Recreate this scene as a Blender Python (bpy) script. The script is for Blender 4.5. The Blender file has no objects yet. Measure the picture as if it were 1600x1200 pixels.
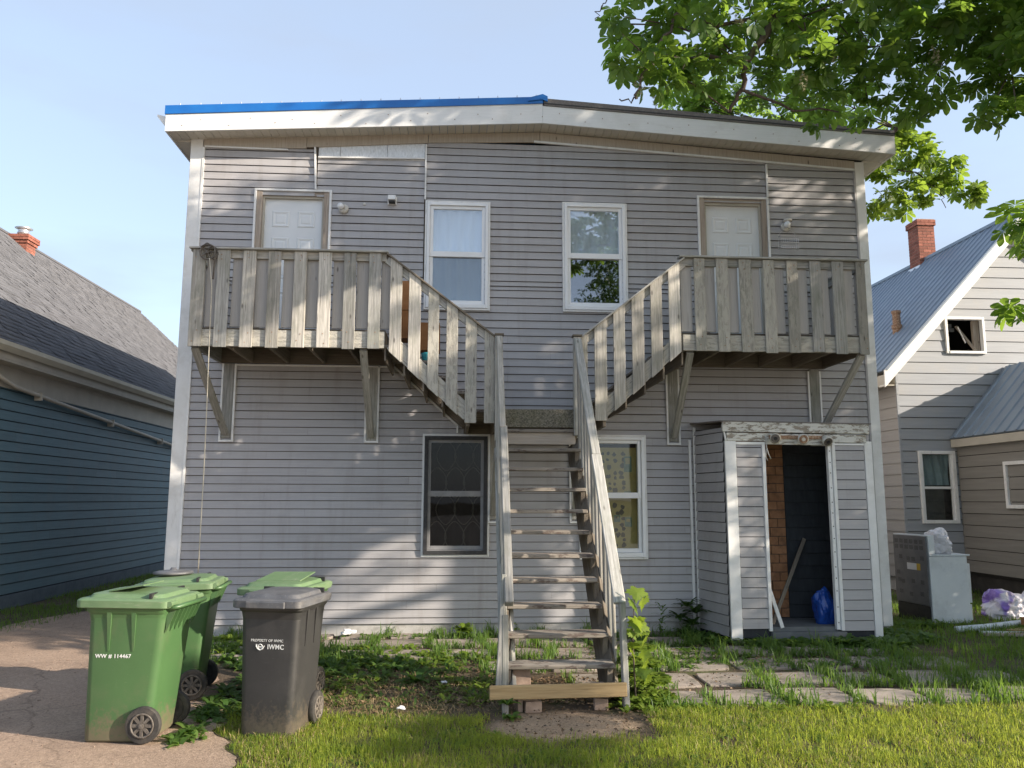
import bpy, bmesh, math, random
import numpy as np
from mathutils import Vector, Matrix, noise

random.seed(7); rng = np.random.default_rng(7)
sc = bpy.context.scene
COL = sc.collection

# ------------------------------------------------------------------ camera
F_PX = 1240.0
PITCH, YAW, ROLL = math.radians(8.27), math.radians(3.83), math.radians(0.149)
CAM = Vector((0.0, -10.15, 1.65))
fd = Vector((math.sin(YAW)*math.cos(PITCH), math.cos(YAW)*math.cos(PITCH), math.sin(PITCH)))
rt0 = Vector((math.cos(YAW), -math.sin(YAW), 0.0)); up0 = rt0.cross(fd)
rt = rt0*math.cos(ROLL) + up0*math.sin(ROLL)
up = up0*math.cos(ROLL) - rt0*math.sin(ROLL)
cd = bpy.data.cameras.new('camera'); cam = bpy.data.objects.new('camera', cd); COL.objects.link(cam)
m = Matrix((rt, up, -fd)).transposed().to_4x4(); m.translation = CAM; cam.matrix_world = m
cd.sensor_width = 36.0; cd.lens = F_PX/1600*36.0; cd.clip_start = 0.05; cd.clip_end = 2000
sc.camera = cam

# ------------------------------------------------------------------ light
SUNV = Vector((2.3, -1.0, 1.0)).normalized()
EL = math.asin(SUNV.z); AZ = math.atan2(SUNV.x, SUNV.y)
w = bpy.data.worlds.new('World'); sc.world = w; w.use_nodes = True
nt = w.node_tree; nt.nodes.clear()
wo = nt.nodes.new('ShaderNodeOutputWorld'); bg = nt.nodes.new('ShaderNodeBackground')
sky = nt.nodes.new('ShaderNodeTexSky'); sky.sky_type = 'NISHITA'; sky.sun_disc = False
sky.sun_elevation = EL; sky.sun_rotation = AZ; sky.air_density = 1.0; sky.dust_density = 1.7; sky.ozone_density = 1.0
tc = nt.nodes.new('ShaderNodeTexCoord'); mp = nt.nodes.new('ShaderNodeMapping'); mp.inputs['Scale'].default_value = (1.6, 1.6, 6.0)
ns = nt.nodes.new('ShaderNodeTexNoise'); ns.inputs['Scale'].default_value = 1.7; ns.inputs['Detail'].default_value = 6
cr = nt.nodes.new('ShaderNodeValToRGB'); cr.color_ramp.elements[0].position = 0.45; cr.color_ramp.elements[1].position = 0.80
cr.color_ramp.elements[0].color = (0.70, 0.70, 0.70, 1); cr.color_ramp.elements[1].color = (0.92, 0.92, 0.92, 1)
mx = nt.nodes.new('ShaderNodeMix'); mx.data_type = 'RGBA'; mx.inputs['B'].default_value = (1.06, 1.22, 1.50, 1)
L = nt.links.new
L(tc.outputs['Generated'], mp.inputs['Vector']); L(mp.outputs['Vector'], ns.inputs['Vector']); L(ns.outputs['Fac'], cr.inputs['Fac'])
L(cr.outputs['Color'], mx.inputs['Factor']); L(sky.outputs['Color'], mx.inputs['A']); L(mx.outputs['Result'], bg.inputs['Color'])
bg.inputs['Strength'].default_value = 0.15; L(bg.outputs['Background'], wo.inputs['Surface'])
sd = bpy.data.lights.new('sun', 'SUN'); sd.energy = 2.75; sd.angle = math.radians(0.53); sd.color = (1.0, 0.88, 0.74)
so = bpy.data.objects.new('sun', sd); COL.objects.link(so); so.rotation_euler = SUNV.to_track_quat('Z', 'Y').to_euler(); so.location = (30, -14, 20)
sc.view_settings.view_transform = 'Standard'; sc.view_settings.look = 'None'
sc.view_settings.exposure = 1.82; sc.view_settings.gamma = 1.0; sc.view_settings.use_curve_mapping = False
sc.cycles.max_bounces = 8; sc.cycles.transparent_max_bounces = 12

# ------------------------------------------------------------------ helpers
def at(px, py, Y):                      # the point of the plane Y = const seen at a pixel of the 1600 x 1200 photograph
    v = fd + rt*((px-800)/F_PX) - up*((py-600)/F_PX)
    return CAM + v*((Y-CAM.y)/v.y)
def gz(px, py, z=0.0):
    v = fd + rt*((px-800)/F_PX) - up*((py-600)/F_PX)
    return CAM + v*((z-CAM.z)/v.z)

WL = {}
def tag(o, label=None, cat=None, group=None, kind=None):
    if label: o['label'] = label
    if cat: o['category'] = cat
    if group: o['group'] = group
    if kind: o['kind'] = kind
    return o
def empty(name, loc=(0, 0, 0), label=None, cat=None, group=None, kind=None):
    o = bpy.data.objects.new(name, None); COL.objects.link(o); o.location = loc; o.empty_display_size = 0.2
    WL[o.name] = Vector(loc)
    return tag(o, label, cat, group, kind)
def link(name, me, mat, parent=None, loc=(0, 0, 0)):
    o = bpy.data.objects.new(name, me); COL.objects.link(o)
    loc = Vector(loc); WL[o.name] = loc
    if mat is not None and not me.materials: me.materials.append(mat)
    if parent is not None:
        o.parent = parent; o.location = loc - WL[parent.name]
    else: o.location = loc
    return o

class MB:
    def __init__(s): s.v = []; s.f = []
    def add(s, vs, fs):
        n = len(s.v); s.v += [tuple(v) for v in vs]; s.f += [tuple(i+n for i in f) for f in fs]; return s
    def quad(s, a, b, c, d): return s.add([a, b, c, d], [(0, 1, 2, 3)])
    def box(s, x0, x1, y0, y1, z0, z1):
        vs = [(x0,y0,z0),(x1,y0,z0),(x1,y1,z0),(x0,y1,z0),(x0,y0,z1),(x1,y0,z1),(x1,y1,z1),(x0,y1,z1)]
        return s.add(vs, [(3,2,1,0),(4,5,6,7),(0,1,5,4),(1,2,6,5),(2,3,7,6),(3,0,4,7)])
    def hexa(s, b, t):                  # 4 bottom points (counter-clockwise seen from above), 4 top points
        return s.add(list(b)+list(t), [(3,2,1,0),(4,5,6,7),(0,1,5,4),(1,2,6,5),(2,3,7,6),(3,0,4,7)])
    def beam(s, p0, p1, wv, tv):        # bar with half vectors wv, tv
        p0, p1, wv, tv = Vector(p0), Vector(p1), Vector(wv), Vector(tv)
        return s.hexa([p0-wv-tv, p0+wv-tv, p0+wv+tv, p0-wv+tv], [p1-wv-tv, p1+wv-tv, p1+wv+tv, p1-wv+tv])
    def prism(s, pts, d):               # polygon extruded by d
        n = len(pts); d = Vector(d); pts = [Vector(p) for p in pts]
        fs = [tuple(range(n)), tuple(range(2*n-1, n-1, -1))] + [(i, i+n, (i+1) % n+n, (i+1) % n) for i in range(n)]
        return s.add(pts+[p+d for p in pts], fs)
    def tube(s, pts, r, n=8, cap=True):
        pts = [Vector(p) for p in pts]; k = len(pts); rs = r if isinstance(r, (list, tuple)) else [r]*k
        vs = []; prev = None
        for i, p in enumerate(pts):
            d = (pts[min(i+1, k-1)]-pts[max(i-1, 0)]).normalized()
            a = prev if prev is not None else (Vector((0, 0, 1)) if abs(d.z) < .9 else Vector((1, 0, 0)))
            a = (a-d*a.dot(d)).normalized(); prev = a; b = d.cross(a)
            vs += [p+(a*math.cos(2*math.pi*j/n)+b*math.sin(2*math.pi*j/n))*rs[i] for j in range(n)]
        fs = [(i*n+j, i*n+(j+1) % n, (i+1)*n+(j+1) % n, (i+1)*n+j) for i in range(k-1) for j in range(n)]
        if cap: fs += [tuple(range(n-1, -1, -1)), tuple((k-1)*n+j for j in range(n))]
        return s.add(vs, fs)
    def cyl(s, c, axis, r, h, n=20, r1=None):
        c, a = Vector(c), Vector(axis).normalized(); return s.tube([c-a*h/2, c+a*h/2], [r, r if r1 is None else r1], n)
    def lathe(s, prof, c, n=20, axis='z'):   # profile of (radius, height)
        c = Vector(c); vs = []
        for r_, h in prof:
            for j in range(n):
                a = 2*math.pi*j/n; p = (r_*math.cos(a), r_*math.sin(a), h)
                if axis == 'y': p = (p[0], -p[2], p[1])
                if axis == 'x': p = (p[2], p[0], p[1])
                vs.append(c+Vector(p))
        k = len(prof); fs = [(i*n+j, i*n+(j+1) % n, (i+1)*n+(j+1) % n, (i+1)*n+j) for i in range(k-1) for j in range(n)]
        fs += [tuple(range(n-1, -1, -1)), tuple((k-1)*n+j for j in range(n))]
        return s.add(vs, fs)
    def build(s, name, mat, parent=None, smooth=False, bevel=0, kind=None, label=None, origin=None):
        V = np.array(s.v, dtype=float); o0 = (V.min(0)+V.max(0))/2 if origin is None else np.array(origin, float)
        me = bpy.data.meshes.new(name); me.from_pydata((V-o0).tolist(), [], s.f); me.update()
        bm = bmesh.new(); bm.from_mesh(me); bmesh.ops.recalc_face_normals(bm, faces=bm.faces); bm.to_mesh(me); bm.free()
        if smooth:
            me.polygons.foreach_set('use_smooth', [True]*len(me.polygons))
        o = link(name, me, mat, parent, o0)
        if bevel:
            b = o.modifiers.new('b', 'BEVEL'); b.width = bevel; b.segments = 1 if bevel < .006 else 2; b.limit_method = 'ANGLE'; b.angle_limit = math.radians(50)
        if kind: o['kind'] = kind
        if label: o['label'] = label
        return o
def fastmesh(name, V, faces_tri, mat, parent=None, loc=(0, 0, 0), smooth=False):
    me = bpy.data.meshes.new(name); V = np.asarray(V, dtype=np.float32); T = np.asarray(faces_tri, dtype=np.int32); k = T.shape[1]
    me.vertices.add(len(V)); me.vertices.foreach_set('co', V.ravel()); me.loops.add(T.size); me.loops.foreach_set('vertex_index', T.ravel())
    me.polygons.add(len(T)); me.polygons.foreach_set('loop_start', np.arange(0, T.size, k, dtype=np.int32))
    me.update(calc_edges=True)
    if smooth: me.polygons.foreach_set('use_smooth', [True]*len(T))
    return link(name, me, mat, parent, loc)

BOARD_CACHE = {}
def board(name, p0, p1, w, t, wdir, mat, parent, bevel=.003, jit=.0, label=None):
    """A plank of its own: local Z runs along it (the grain), X is its width, Y its thickness."""
    p0, p1 = Vector(p0), Vector(p1); z = (p1-p0); Ln = z.length; z.normalize()
    x = Vector(wdir); x = (x-z*x.dot(z)).normalized(); y = z.cross(x)
    r = lambda: random.uniform(-jit, jit)
    vs = [(sx*w/2+r(), sy*t/2+r()*.3, h) for h in (0+r(), Ln+r()) for sx, sy in ((-1,-1),(1,-1),(1,1),(-1,1))]
    me = bpy.data.meshes.new(name); me.from_pydata(vs, [], [(3,2,1,0),(4,5,6,7),(0,1,5,4),(1,2,6,5),(2,3,7,6),(3,0,4,7)]); me.update()
    me.materials.append(mat)
    o = bpy.data.objects.new(name, me); COL.objects.link(o)
    M = Matrix((x, y, z)).transposed().to_4x4()
    M.translation = p0-(WL[parent.name] if parent else Vector())
    o.parent = parent; o.matrix_local = M; WL[o.name] = p0
    if bevel:
        b = o.modifiers.new('b', 'BEVEL'); b.width = bevel; b.segments = 1
    if label: o['label'] = label
    return o

# ------------------------------------------------------------------ materials
def newmat(name):
    mt = bpy.data.materials.new(name); mt.use_nodes = True; n = mt.node_tree; b = n.nodes['Principled BSDF']; return mt, n, b
def N(n, t, **kw):
    x = n.nodes.new(t)
    for k, v in kw.items():
        if k in x.inputs: x.inputs[k].default_value = v
        else: setattr(x, k, v)
    return x
def ramp(n, stops, interp='LINEAR'):
    r = n.nodes.new('ShaderNodeValToRGB'); r.color_ramp.interpolation = interp; e = r.color_ramp.elements
    while len(e) < len(stops): e.new(0.5)
    for i, (p, c) in enumerate(stops):
        e[i].position = p; e[i].color = (*c, 1) if len(c) == 3 else c
    return r
def coords(n, scale=(1, 1, 1), rand=True, space='Object'):
    t = n.nodes.new('ShaderNodeTexCoord'); mpn = n.nodes.new('ShaderNodeMapping'); mpn.inputs['Scale'].default_value = scale
    n.links.new(t.outputs[space], mpn.inputs['Vector'])
    if rand:
        oi = n.nodes.new('ShaderNodeObjectInfo'); ml = N(n, 'ShaderNodeVectorMath', operation='SCALE'); cx = n.nodes.new('ShaderNodeCombineXYZ')
        for k in 'XYZ': n.links.new(oi.outputs['Random'], cx.inputs[k])
        n.links.new(cx.outputs[0], ml.inputs[0]); ml.inputs['Scale'].default_value = 53.0
        n.links.new(ml.outputs[0], mpn.inputs['Location'])
    return mpn.outputs['Vector']
def mixc(n, fac, a, b, blend='MIX'):
    x = n.nodes.new('ShaderNodeMix'); x.data_type = 'RGBA'; x.blend_type = blend
    for s, v in (('Factor', fac), ('A', a), ('B', b)):
        if hasattr(v, 'links'): n.links.new(v, x.inputs[s])
        else: x.inputs[s].default_value = v if s == 'Factor' else (*v, 1)
    return x.outputs['Result']
def pmat(name, c0, c1, scale=(6, 6, 6), detail=5, rough=.6, bump=.0, bscale=None, rand=.08, metallic=0, spec=.5, dirt=None, dirt_scale=2.5, dirt_amt=.5, island=0, lo=.3, hi=.7, world=False, coat=0):
    """Two tone noise, an optional dirt layer, per object (or per piece) value change and fine relief."""
    mt, n, b = newmat(name); space = 'Object'
    if world:
        g = n.nodes.new('ShaderNodeNewGeometry'); mpn = n.nodes.new('ShaderNodeMapping'); mpn.inputs['Scale'].default_value = scale
        n.links.new(g.outputs['Position'], mpn.inputs['Vector']); v = mpn.outputs['Vector']
    else: v = coords(n, scale)
    nz = N(n, 'ShaderNodeTexNoise', Scale=1.0, Detail=detail, Roughness=.6); n.links.new(v, nz.inputs['Vector'])
    r = ramp(n, [(lo, c0), (hi, c1)]); n.links.new(nz.outputs['Fac'], r.inputs['Fac']); col = r.outputs['Color']
    if dirt:
        if world:
            g = n.nodes.new('ShaderNodeNewGeometry'); v2 = g.outputs['Position']
        else: v2 = coords(n, (1, 1, 1))
        d = N(n, 'ShaderNodeTexNoise', Scale=dirt_scale, Detail=7, Roughness=.7); n.links.new(v2, d.inputs['Vector'])
        dr = ramp(n, [(.5, (0, 0, 0)), (.72, (dirt_amt,)*3)]); n.links.new(d.outputs['Fac'], dr.inputs['Fac'])
        col = mixc(n, dr.outputs['Color'], col, dirt)
    if rand or island:
        h = N(n, 'ShaderNodeHueSaturation'); mr = N(n, 'ShaderNodeMapRange'); k = island or rand
        mr.inputs['To Min'].default_value = 1-k; mr.inputs['To Max'].default_value = 1+k
        src = n.nodes.new('ShaderNodeNewGeometry').outputs['Random Per Island'] if island else n.nodes.new('ShaderNodeObjectInfo').outputs['Random']
        n.links.new(src, mr.inputs['Value']); n.links.new(mr.outputs[0], h.inputs['Value']); n.links.new(col, h.inputs['Color']); col = h.outputs['Color']
    n.links.new(col, b.inputs['Base Color']); b.inputs['Roughness'].default_value = rough; b.inputs['Metallic'].default_value = metallic
    b.inputs['Specular IOR Level'].default_value = spec; b.inputs['Coat Weight'].default_value = coat
    if bump:
        bn = N(n, 'ShaderNodeBump', Strength=bump, Distance=.01)
        if bscale:
            nb = N(n, 'ShaderNodeTexNoise', Scale=1.0, Detail=6, Roughness=.65)
            if world:
                mpn = n.nodes.new('ShaderNodeMapping'); mpn.inputs['Scale'].default_value = bscale; n.links.new(n.nodes.new('ShaderNodeNewGeometry').outputs['Position'], mpn.inputs['Vector']); vb = mpn.outputs['Vector']
            else: vb = coords(n, bscale)
            n.links.new(vb, nb.inputs['Vector']); n.links.new(nb.outputs['Fac'], bn.inputs['Height'])
        else: n.links.new(nz.outputs['Fac'], bn.inputs['Height'])
        n.links.new(bn.outputs['Normal'], b.inputs['Normal'])
    return mt
def wood(name, tones, crack=(.06, .05, .045), crack_amt=.75, green=None, paint=None, paint_lo=.5, rand=.24, rough=.85):
    """Weathered plank: grain along local Z, dark checks, knots, algae patches and left-over paint."""
    mt, n, b = newmat(name)
    g = N(n, 'ShaderNodeTexNoise', Scale=1.0, Detail=6, Roughness=.65, Distortion=.6); n.links.new(coords(n, (55, 55, 2.2)), g.inputs['Vector'])
    r = ramp(n, [(.25, tones[0]), (.5, tones[1]), (.75, tones[2])]); n.links.new(g.outputs['Fac'], r.inputs['Fac']); col = r.outputs['Color']
    p = N(n, 'ShaderNodeTexNoise', Scale=1.0, Detail=5, Roughness=.7); n.links.new(coords(n, (7, 7, 2.5)), p.inputs['Vector'])
    if green:
        gr = ramp(n, [(.45, (0, 0, 0)), (.7, (.7, .7, .7))]); n.links.new(p.outputs['Fac'], gr.inputs['Fac']); col = mixc(n, gr.outputs['Color'], col, green)
    hgt = g.outputs['Fac']
    if paint:
        p2 = N(n, 'ShaderNodeTexNoise', Scale=1.0, Detail=8, Roughness=.72); n.links.new(coords(n, (22, 22, 7)), p2.inputs['Vector'])
        pr = ramp(n, [(paint_lo, (1, 1, 1)), (paint_lo+.05, (0, 0, 0))]); n.links.new(p2.outputs['Fac'], pr.inputs['Fac']); col = mixc(n, pr.outputs['Color'], col, paint)
        hgt = pr.outputs['Color']
    c = N(n, 'ShaderNodeTexNoise', Scale=1.0, Detail=3, Roughness=.6); n.links.new(coords(n, (85, 85, 2.6)), c.inputs['Vector'])
    cr_ = ramp(n, [(.64, (0, 0, 0)), (.72, (crack_amt,)*3)]); n.links.new(c.outputs['Fac'], cr_.inputs['Fac']); col = mixc(n, cr_.outputs['Color'], col, crack)
    k = N(n, 'ShaderNodeTexVoronoi', Scale=1.0); n.links.new(coords(n, (9, 9, 3.2)), k.inputs['Vector'])
    kr = ramp(n, [(.05, (.7, .7, .7)), (.13, (0, 0, 0))]); n.links.new(k.outputs['Distance'], kr.inputs['Fac']); col = mixc(n, kr.outputs['Color'], col, crack)
    h = N(n, 'ShaderNodeHueSaturation'); mr = N(n, 'ShaderNodeMapRange'); mr.inputs['To Min'].default_value = 1-rand; mr.inputs['To Max'].default_value = 1+rand
    n.links.new(n.nodes.new('ShaderNodeObjectInfo').outputs['Random'], mr.inputs['Value']); n.links.new(mr.outputs[0], h.inputs['Value']); n.links.new(col, h.inputs['Color'])
    n.links.new(h.outputs['Color'], b.inputs['Base Color']); b.inputs['Roughness'].default_value = rough; b.inputs['Specular IOR Level'].default_value = .25
    bn = N(n, 'ShaderNodeBump', Strength=.5, Distance=.006); n.links.new(hgt, bn.inputs['Height']); n.links.new(bn.outputs['Normal'], b.inputs['Normal'])
    return mt
def leafmat(name, c0, c1, trans=(.25, .4, .05), tw=.35, var=.3, rough=.5):
    mt, n, b = newmat(name)
    ri = n.nodes.new('ShaderNodeNewGeometry').outputs['Random Per Island']; oi = n.nodes.new('ShaderNodeObjectInfo').outputs['Random']
    ad = N(n, 'ShaderNodeMath', operation='ADD'); n.links.new(ri, ad.inputs[0]); n.links.new(oi, ad.inputs[1])
    fr = N(n, 'ShaderNodeMath', operation='FRACT'); n.links.new(ad.outputs[0], fr.inputs[0])
    r = ramp(n, [(0, c0), (1, c1)]); n.links.new(fr.outputs[0], r.inputs['Fac'])
    n.links.new(r.outputs['Color'], b.inputs['Base Color']); b.inputs['Roughness'].default_value = rough; b.inputs['Specular IOR Level'].default_value = .35
    t = N(n, 'ShaderNodeBsdfTranslucent'); t.inputs['Color'].default_value = (*trans, 1); ms = n.nodes.new('ShaderNodeMixShader'); ms.inputs[0].default_value = tw
    out = n.nodes['Material Output']; n.links.new(b.outputs[0], ms.inputs[1]); n.links.new(t.outputs[0], ms.inputs[2]); n.links.new(ms.outputs[0], out.inputs['Surface'])
    return mt
def glassmat(name, tint=(.9, .93, .95), refl=.25, see=.7, dark=(.02, .022, .025)):
    """Window glass: mirror reflection rising with the angle, the rest lets one look into the room."""
    mt, n, b = newmat(name); out = n.nodes['Material Output']
    tr = N(n, 'ShaderNodeBsdfTransparent'); tr.inputs['Color'].default_value = (*tint, 1)
    gl = N(n, 'ShaderNodeBsdfGlossy'); gl.inputs['Roughness'].default_value = .015; gl.inputs['Color'].default_value = (.92, .95, 1, 1)
    nz = N(n, 'ShaderNodeTexNoise', Scale=2.2, Detail=1.5); n.links.new(coords(n, (1, 1, 1)), nz.inputs['Vector'])
    bn = N(n, 'ShaderNodeBump', Strength=.05, Distance=.02); n.links.new(nz.outputs['Fac'], bn.inputs['Height']); n.links.new(bn.outputs['Normal'], gl.inputs['Normal'])
    ms = n.nodes.new('ShaderNodeMixShader'); ms.inputs[0].default_value = refl
    n.links.new(tr.outputs[0], ms.inputs[1]); n.links.new(gl.outputs[0], ms.inputs[2]); n.links.new(ms.outputs[0], out.inputs['Surface'])
    return mt
M = {}
M['vinyl'] = pmat('vinyl siding taupe', (.352, .342, .346), (.398, .387, .391), (1.5, 30, 60), 4, .5, .05, (4, 60, 90), .045, dirt=(.22, .20, .18), dirt_scale=1.3, dirt_amt=.30)
M['white_trim'] = pmat('white aluminium trim', (.70, .70, .68), (.78, .78, .77), (5, 5, 5), 4, .45, .03, None, .03, dirt=(.45, .42, .36), dirt_scale=3, dirt_amt=.4)
M['fascia'] = pmat('white fascia metal', (.72, .72, .70), (.78, .78, .76), (2, 2, 60), 4, .42, .08, (1, 1, 90), .03, dirt=(.5, .47, .42), dirt_scale=2, dirt_amt=.35)
M['soffit'] = pmat('cream soffit', (.55, .52, .45), (.62, .59, .52), (4, 4, 4), 3, .6, 0, None, .03)
M['frieze'] = wood('frieze plank', [(.33, .29, .24), (.40, .35, .29), (.45, .40, .34)], crack_amt=.3, rand=.05)
M['blue_metal'] = pmat('blue roof metal', (.008, .12, .43), (.012, .16, .50), (3, 3, 3), 3, .35, .03, None, .03)
M['grey_roof'] = pmat('brown grey roll roofing', (.14, .125, .115), (.21, .19, .175), (40, 40, 40), 4, .9, .3, None, .03)
M['dark'] = pmat('dark room', (.03, .028, .026), (.05, .046, .042), rough=.9, rand=0)
M['sheathing'] = pmat('wall sheathing', (.16, .13, .10), (.2, .17, .13), rough=.9)
M['foil'] = pmat('silver foil board', (.55, .55, .53), (.75, .75, .74), (60, 60, 20), 5, .38, .5, (40, 40, 14), .03, metallic=.35)
M['concrete'] = pmat('foundation concrete', (.34, .33, .31), (.48, .47, .45), (6, 6, 6), 6, .9, .3, (40, 40, 40), .05, dirt=(.16, .14, .12), dirt_scale=5, dirt_amt=.7)
M['deck_pale'] = wood('weathered deck plank', [(.18, .17, .15), (.40, .378, .338), (.59, .56, .505)], green=(.24, .24, .195))  # paler than the grey stained plank
M['deck_grey'] = wood('grey stained plank', [(.15, .147, .137), (.33, .324, .302), (.475, .465, .435)], green=(.21, .215, .175))
M['deck_paint'] = wood('flaking painted plank', [(.16, .153, .135), (.32, .303, .268), (.46, .437, .39)], green=(.21, .215, .175), paint=(.36, .345, .30), paint_lo=.47)
M['inner'] = wood('taupe painted inner plank', [(.34, .325, .305), (.39, .37, .345), (.43, .41, .385)], crack_amt=.5, rand=.06, rough=.7)
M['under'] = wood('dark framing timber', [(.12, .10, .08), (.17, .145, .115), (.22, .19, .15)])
M['tread'] = wood('worn stair plank', [(.16, .145, .12), (.25, .22, .185), (.36, .32, .27)], paint=(.13, .10, .085), paint_lo=.42, crack_amt=.9)
M['newwood'] = wood('new yellow pine', [(.24, .165, .08), (.37, .26, .135), (.46, .34, .19)], crack=(.18, .10, .045), crack_amt=.6, rand=.03)
M['carpet'] = pmat('mossy carpeted board', (.075, .068, .050), (.26, .24, .19), (70, 70, 70), 7, .95, .6, (160, 160, 160), 0, lo=.38, hi=.66, dirt=(.10, .10, .05), dirt_scale=5)
M['peel'] = wood('peeling white plank', [(.20, .17, .14), (.30, .26, .21), (.38, .34, .28)], paint=(.64, .63, .58), paint_lo=.50, rand=.05)
M['dooroff'] = pmat('white steel door', (.66, .68, .69), (.72, .74, .75), (3, 3, 3), 3, .4, 0, None, 0)
M['jamb'] = wood('bare door jamb', [(.22, .18, .145), (.34, .285, .235), (.44, .38, .32)], rand=.1)
M['pvc'] = pmat('white window vinyl', (.76, .77, .78), (.82, .83, .84), (4, 4, 4), 3, .35, 0, None, 0)
M['greyframe'] = pmat('grey storm frame', (.20, .20, .205), (.27, .27, .275), (9, 9, 9), 4, .5, .05, None, 0)
M['blackframe'] = pmat('black tarred trim', (.02, .02, .022), (.05, .05, .052), (30, 30, 30), 5, .7, .3, None, 0)
M['glass'] = glassmat('pane glass', refl=.17)
M['glass_screen'] = glassmat('insect screened glass', (.62, .66, .68), refl=.14)
M['glass_mirror'] = glassmat('dark room glass', (.5, .52, .55), refl=.22)
M['glass_dark'] = glassmat('screened glass', (.46, .47, .48), refl=.02)
M['glass_low'] = glassmat('lower floor glass', (.85, .87, .86), refl=.05)
M['curtain'] = pmat('white curtain', (.74, .76, .78), (.84, .86, .88), (20, 3, 1), 3, .9, 0, None, 0)
M['curtain_grey'] = pmat('blue grey curtain', (.20, .225, .24), (.30, .33, .35), (18, 3, 1), 3, .9, 0, None, 0)
M['curtain_pat'] = pmat('charcoal curtain', (.030, .031, .032), (.045, .046, .047), (8, 8, 8), 3, .9, 0, None, 0)
M['curtain_line'] = pmat('curtain trellis yarn', (.62, .58, .44), (.7, .66, .5), (8, 8, 8), 3, .9, 0, None, 0)
M['paper'] = pmat('old newsprint', (.40, .32, .11), (.52, .42, .16), (6, 6, 6), 5, .9, 0, None, .05)
M['ink'] = pmat('newsprint pictures', (.02, .02, .015), (.07, .065, .035), (9, 9, 9), 4, .9, 0, None, .3)
M['green_ink'] = pmat('green print', (.10, .17, .12), (.20, .28, .20), (30, 30, 30), 4, .9, 0, None, 0)
M['rust'] = pmat('rusted steel', (.16, .06, .025), (.42, .30, .20), (40, 40, 40), 6, .8, .3, None, .05)
M['lampwhite'] = pmat('old white lamp', (.50, .48, .43), (.62, .60, .55), (20, 20, 20), 4, .5, 0, None, .05)
M['glassbulb'] = pmat('frosted bulb', (.70, .71, .72), (.78, .79, .80), rough=.15, rand=0)
M['black'] = pmat('black plastic', (.012, .012, .013), (.03, .03, .03), (20, 20, 20), 4, .6, .1, None, .05)
M['tyre'] = pmat('rubber tyre', (.02, .019, .018), (.05, .046, .042), (25, 25, 25), 5, .8, .2, None, .05, dirt=(.16, .13, .10), dirt_scale=6, dirt_amt=.5)
M['bin_green'] = pmat('green cart plastic', (.052, .116, .042), (.066, .140, .052), (2, 2, 2), 4, .42, .04, (60, 60, 60), .05, dirt=(.11, .13, .07), dirt_scale=3.4, dirt_amt=.55)
M['bin_lid'] = pmat('faded green lid', (.095, .165, .075), (.135, .205, .105), (6, 6, 6), 5, .5, .05, None, .05, dirt=(.20, .24, .15), dirt_scale=4, dirt_amt=.5)
M['bin_black'] = pmat('charcoal cart plastic', (.024, .024, .024), (.037, .036, .036), (3, 3, 3), 5, .5, .05, (60, 60, 60), 0, dirt=(.085, .08, .075), dirt_scale=3.2, dirt_amt=.35)
M['bin_blacklid'] = pmat('scuffed charcoal lid', (.07, .072, .078), (.115, .118, .125), (8, 8, 8), 5, .5, .05, None, 0, dirt=(.19, .175, .16), dirt_scale=6, dirt_amt=.5)
M['letter'] = pmat('white stencil paint', (.62, .63, .62), (.72, .73, .72), rough=.6, rand=0)
M['bluewall'] = pmat('blue clapboard', (.062, .125, .155), (.088, .16, .192), (30, 2, 40), 5, .6, .15, (60, 5, 90), .08, dirt=(.075, .11, .13), dirt_scale=2.2, dirt_amt=.5)
M['bluebase'] = pmat('painted blue footing', (.075, .10, .12), (.11, .14, .16), (6, 6, 6), 5, .8, .2, None, .05)
M['beige'] = pmat('beige painted trim', (.40, .37, .31), (.47, .44, .37), (3, 3, 3), 4, .6, .05, None, .03)
M['gutter'] = pmat('cream gutter metal', (.50, .47, .38), (.58, .55, .45), (3, 3, 3), 4, .5, 0, None, .03)
M['shingle'] = pmat('grey asphalt shingle', (.080, .082, .090), (.132, .133, .142), (50, 50, 50), 5, .92, .4, (120, 120, 120), 0, island=.17)
M['brick'] = pmat('red chimney brick', (.20, .070, .045), (.31, .115, .078), (20, 20, 20), 5, .9, .3, (60, 60, 60), 0, island=.25)
M['mortar'] = pmat('chimney mortar', (.34, .27, .22), (.43, .36, .30), (20, 20, 20), 4, .95, .2, None, 0)
M['steel'] = pmat('galvanised steel', (.5, .5, .52), (.66, .66, .68), (8, 8, 8), 4, .35, 0, None, 0, metallic=.8)
M['whitesiding'] = pmat('pale grey wide siding', (.258, .274, .295), (.303, .320, .342), (1.2, 20, 20), 5, .6, .1, (3, 30, 40), .03, dirt=(.33, .31, .28), dirt_scale=2, dirt_amt=.4)
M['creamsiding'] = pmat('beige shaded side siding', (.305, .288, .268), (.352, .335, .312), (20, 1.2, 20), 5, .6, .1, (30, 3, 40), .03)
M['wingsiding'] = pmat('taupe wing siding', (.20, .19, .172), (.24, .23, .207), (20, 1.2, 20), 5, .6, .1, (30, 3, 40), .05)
M['metalroof'] = pmat('blue grey ribbed roof', (.18, .225, .28), (.22, .27, .325), (2, 2, 2), 4, .4, .03, None, .02, metallic=.25)
M['stovewhite'] = pmat('white stove enamel', (.58, .62, .64), (.66, .70, .71), (3, 3, 3), 4, .35, 0, None, 0, dirt=(.30, .32, .33), dirt_scale=3, dirt_amt=.45)
M['stovegrey'] = pmat('galvanised stove back', (.10, .106, .115), (.145, .152, .162), (6, 6, 6), 5, .5, .05, None, 0, metallic=.25)
M['bagwhite'] = pmat('crumpled white plastic', (.52, .51, .53), (.70, .69, .72), (4, 4, 4), 4, .25, .0, None, 0)
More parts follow.
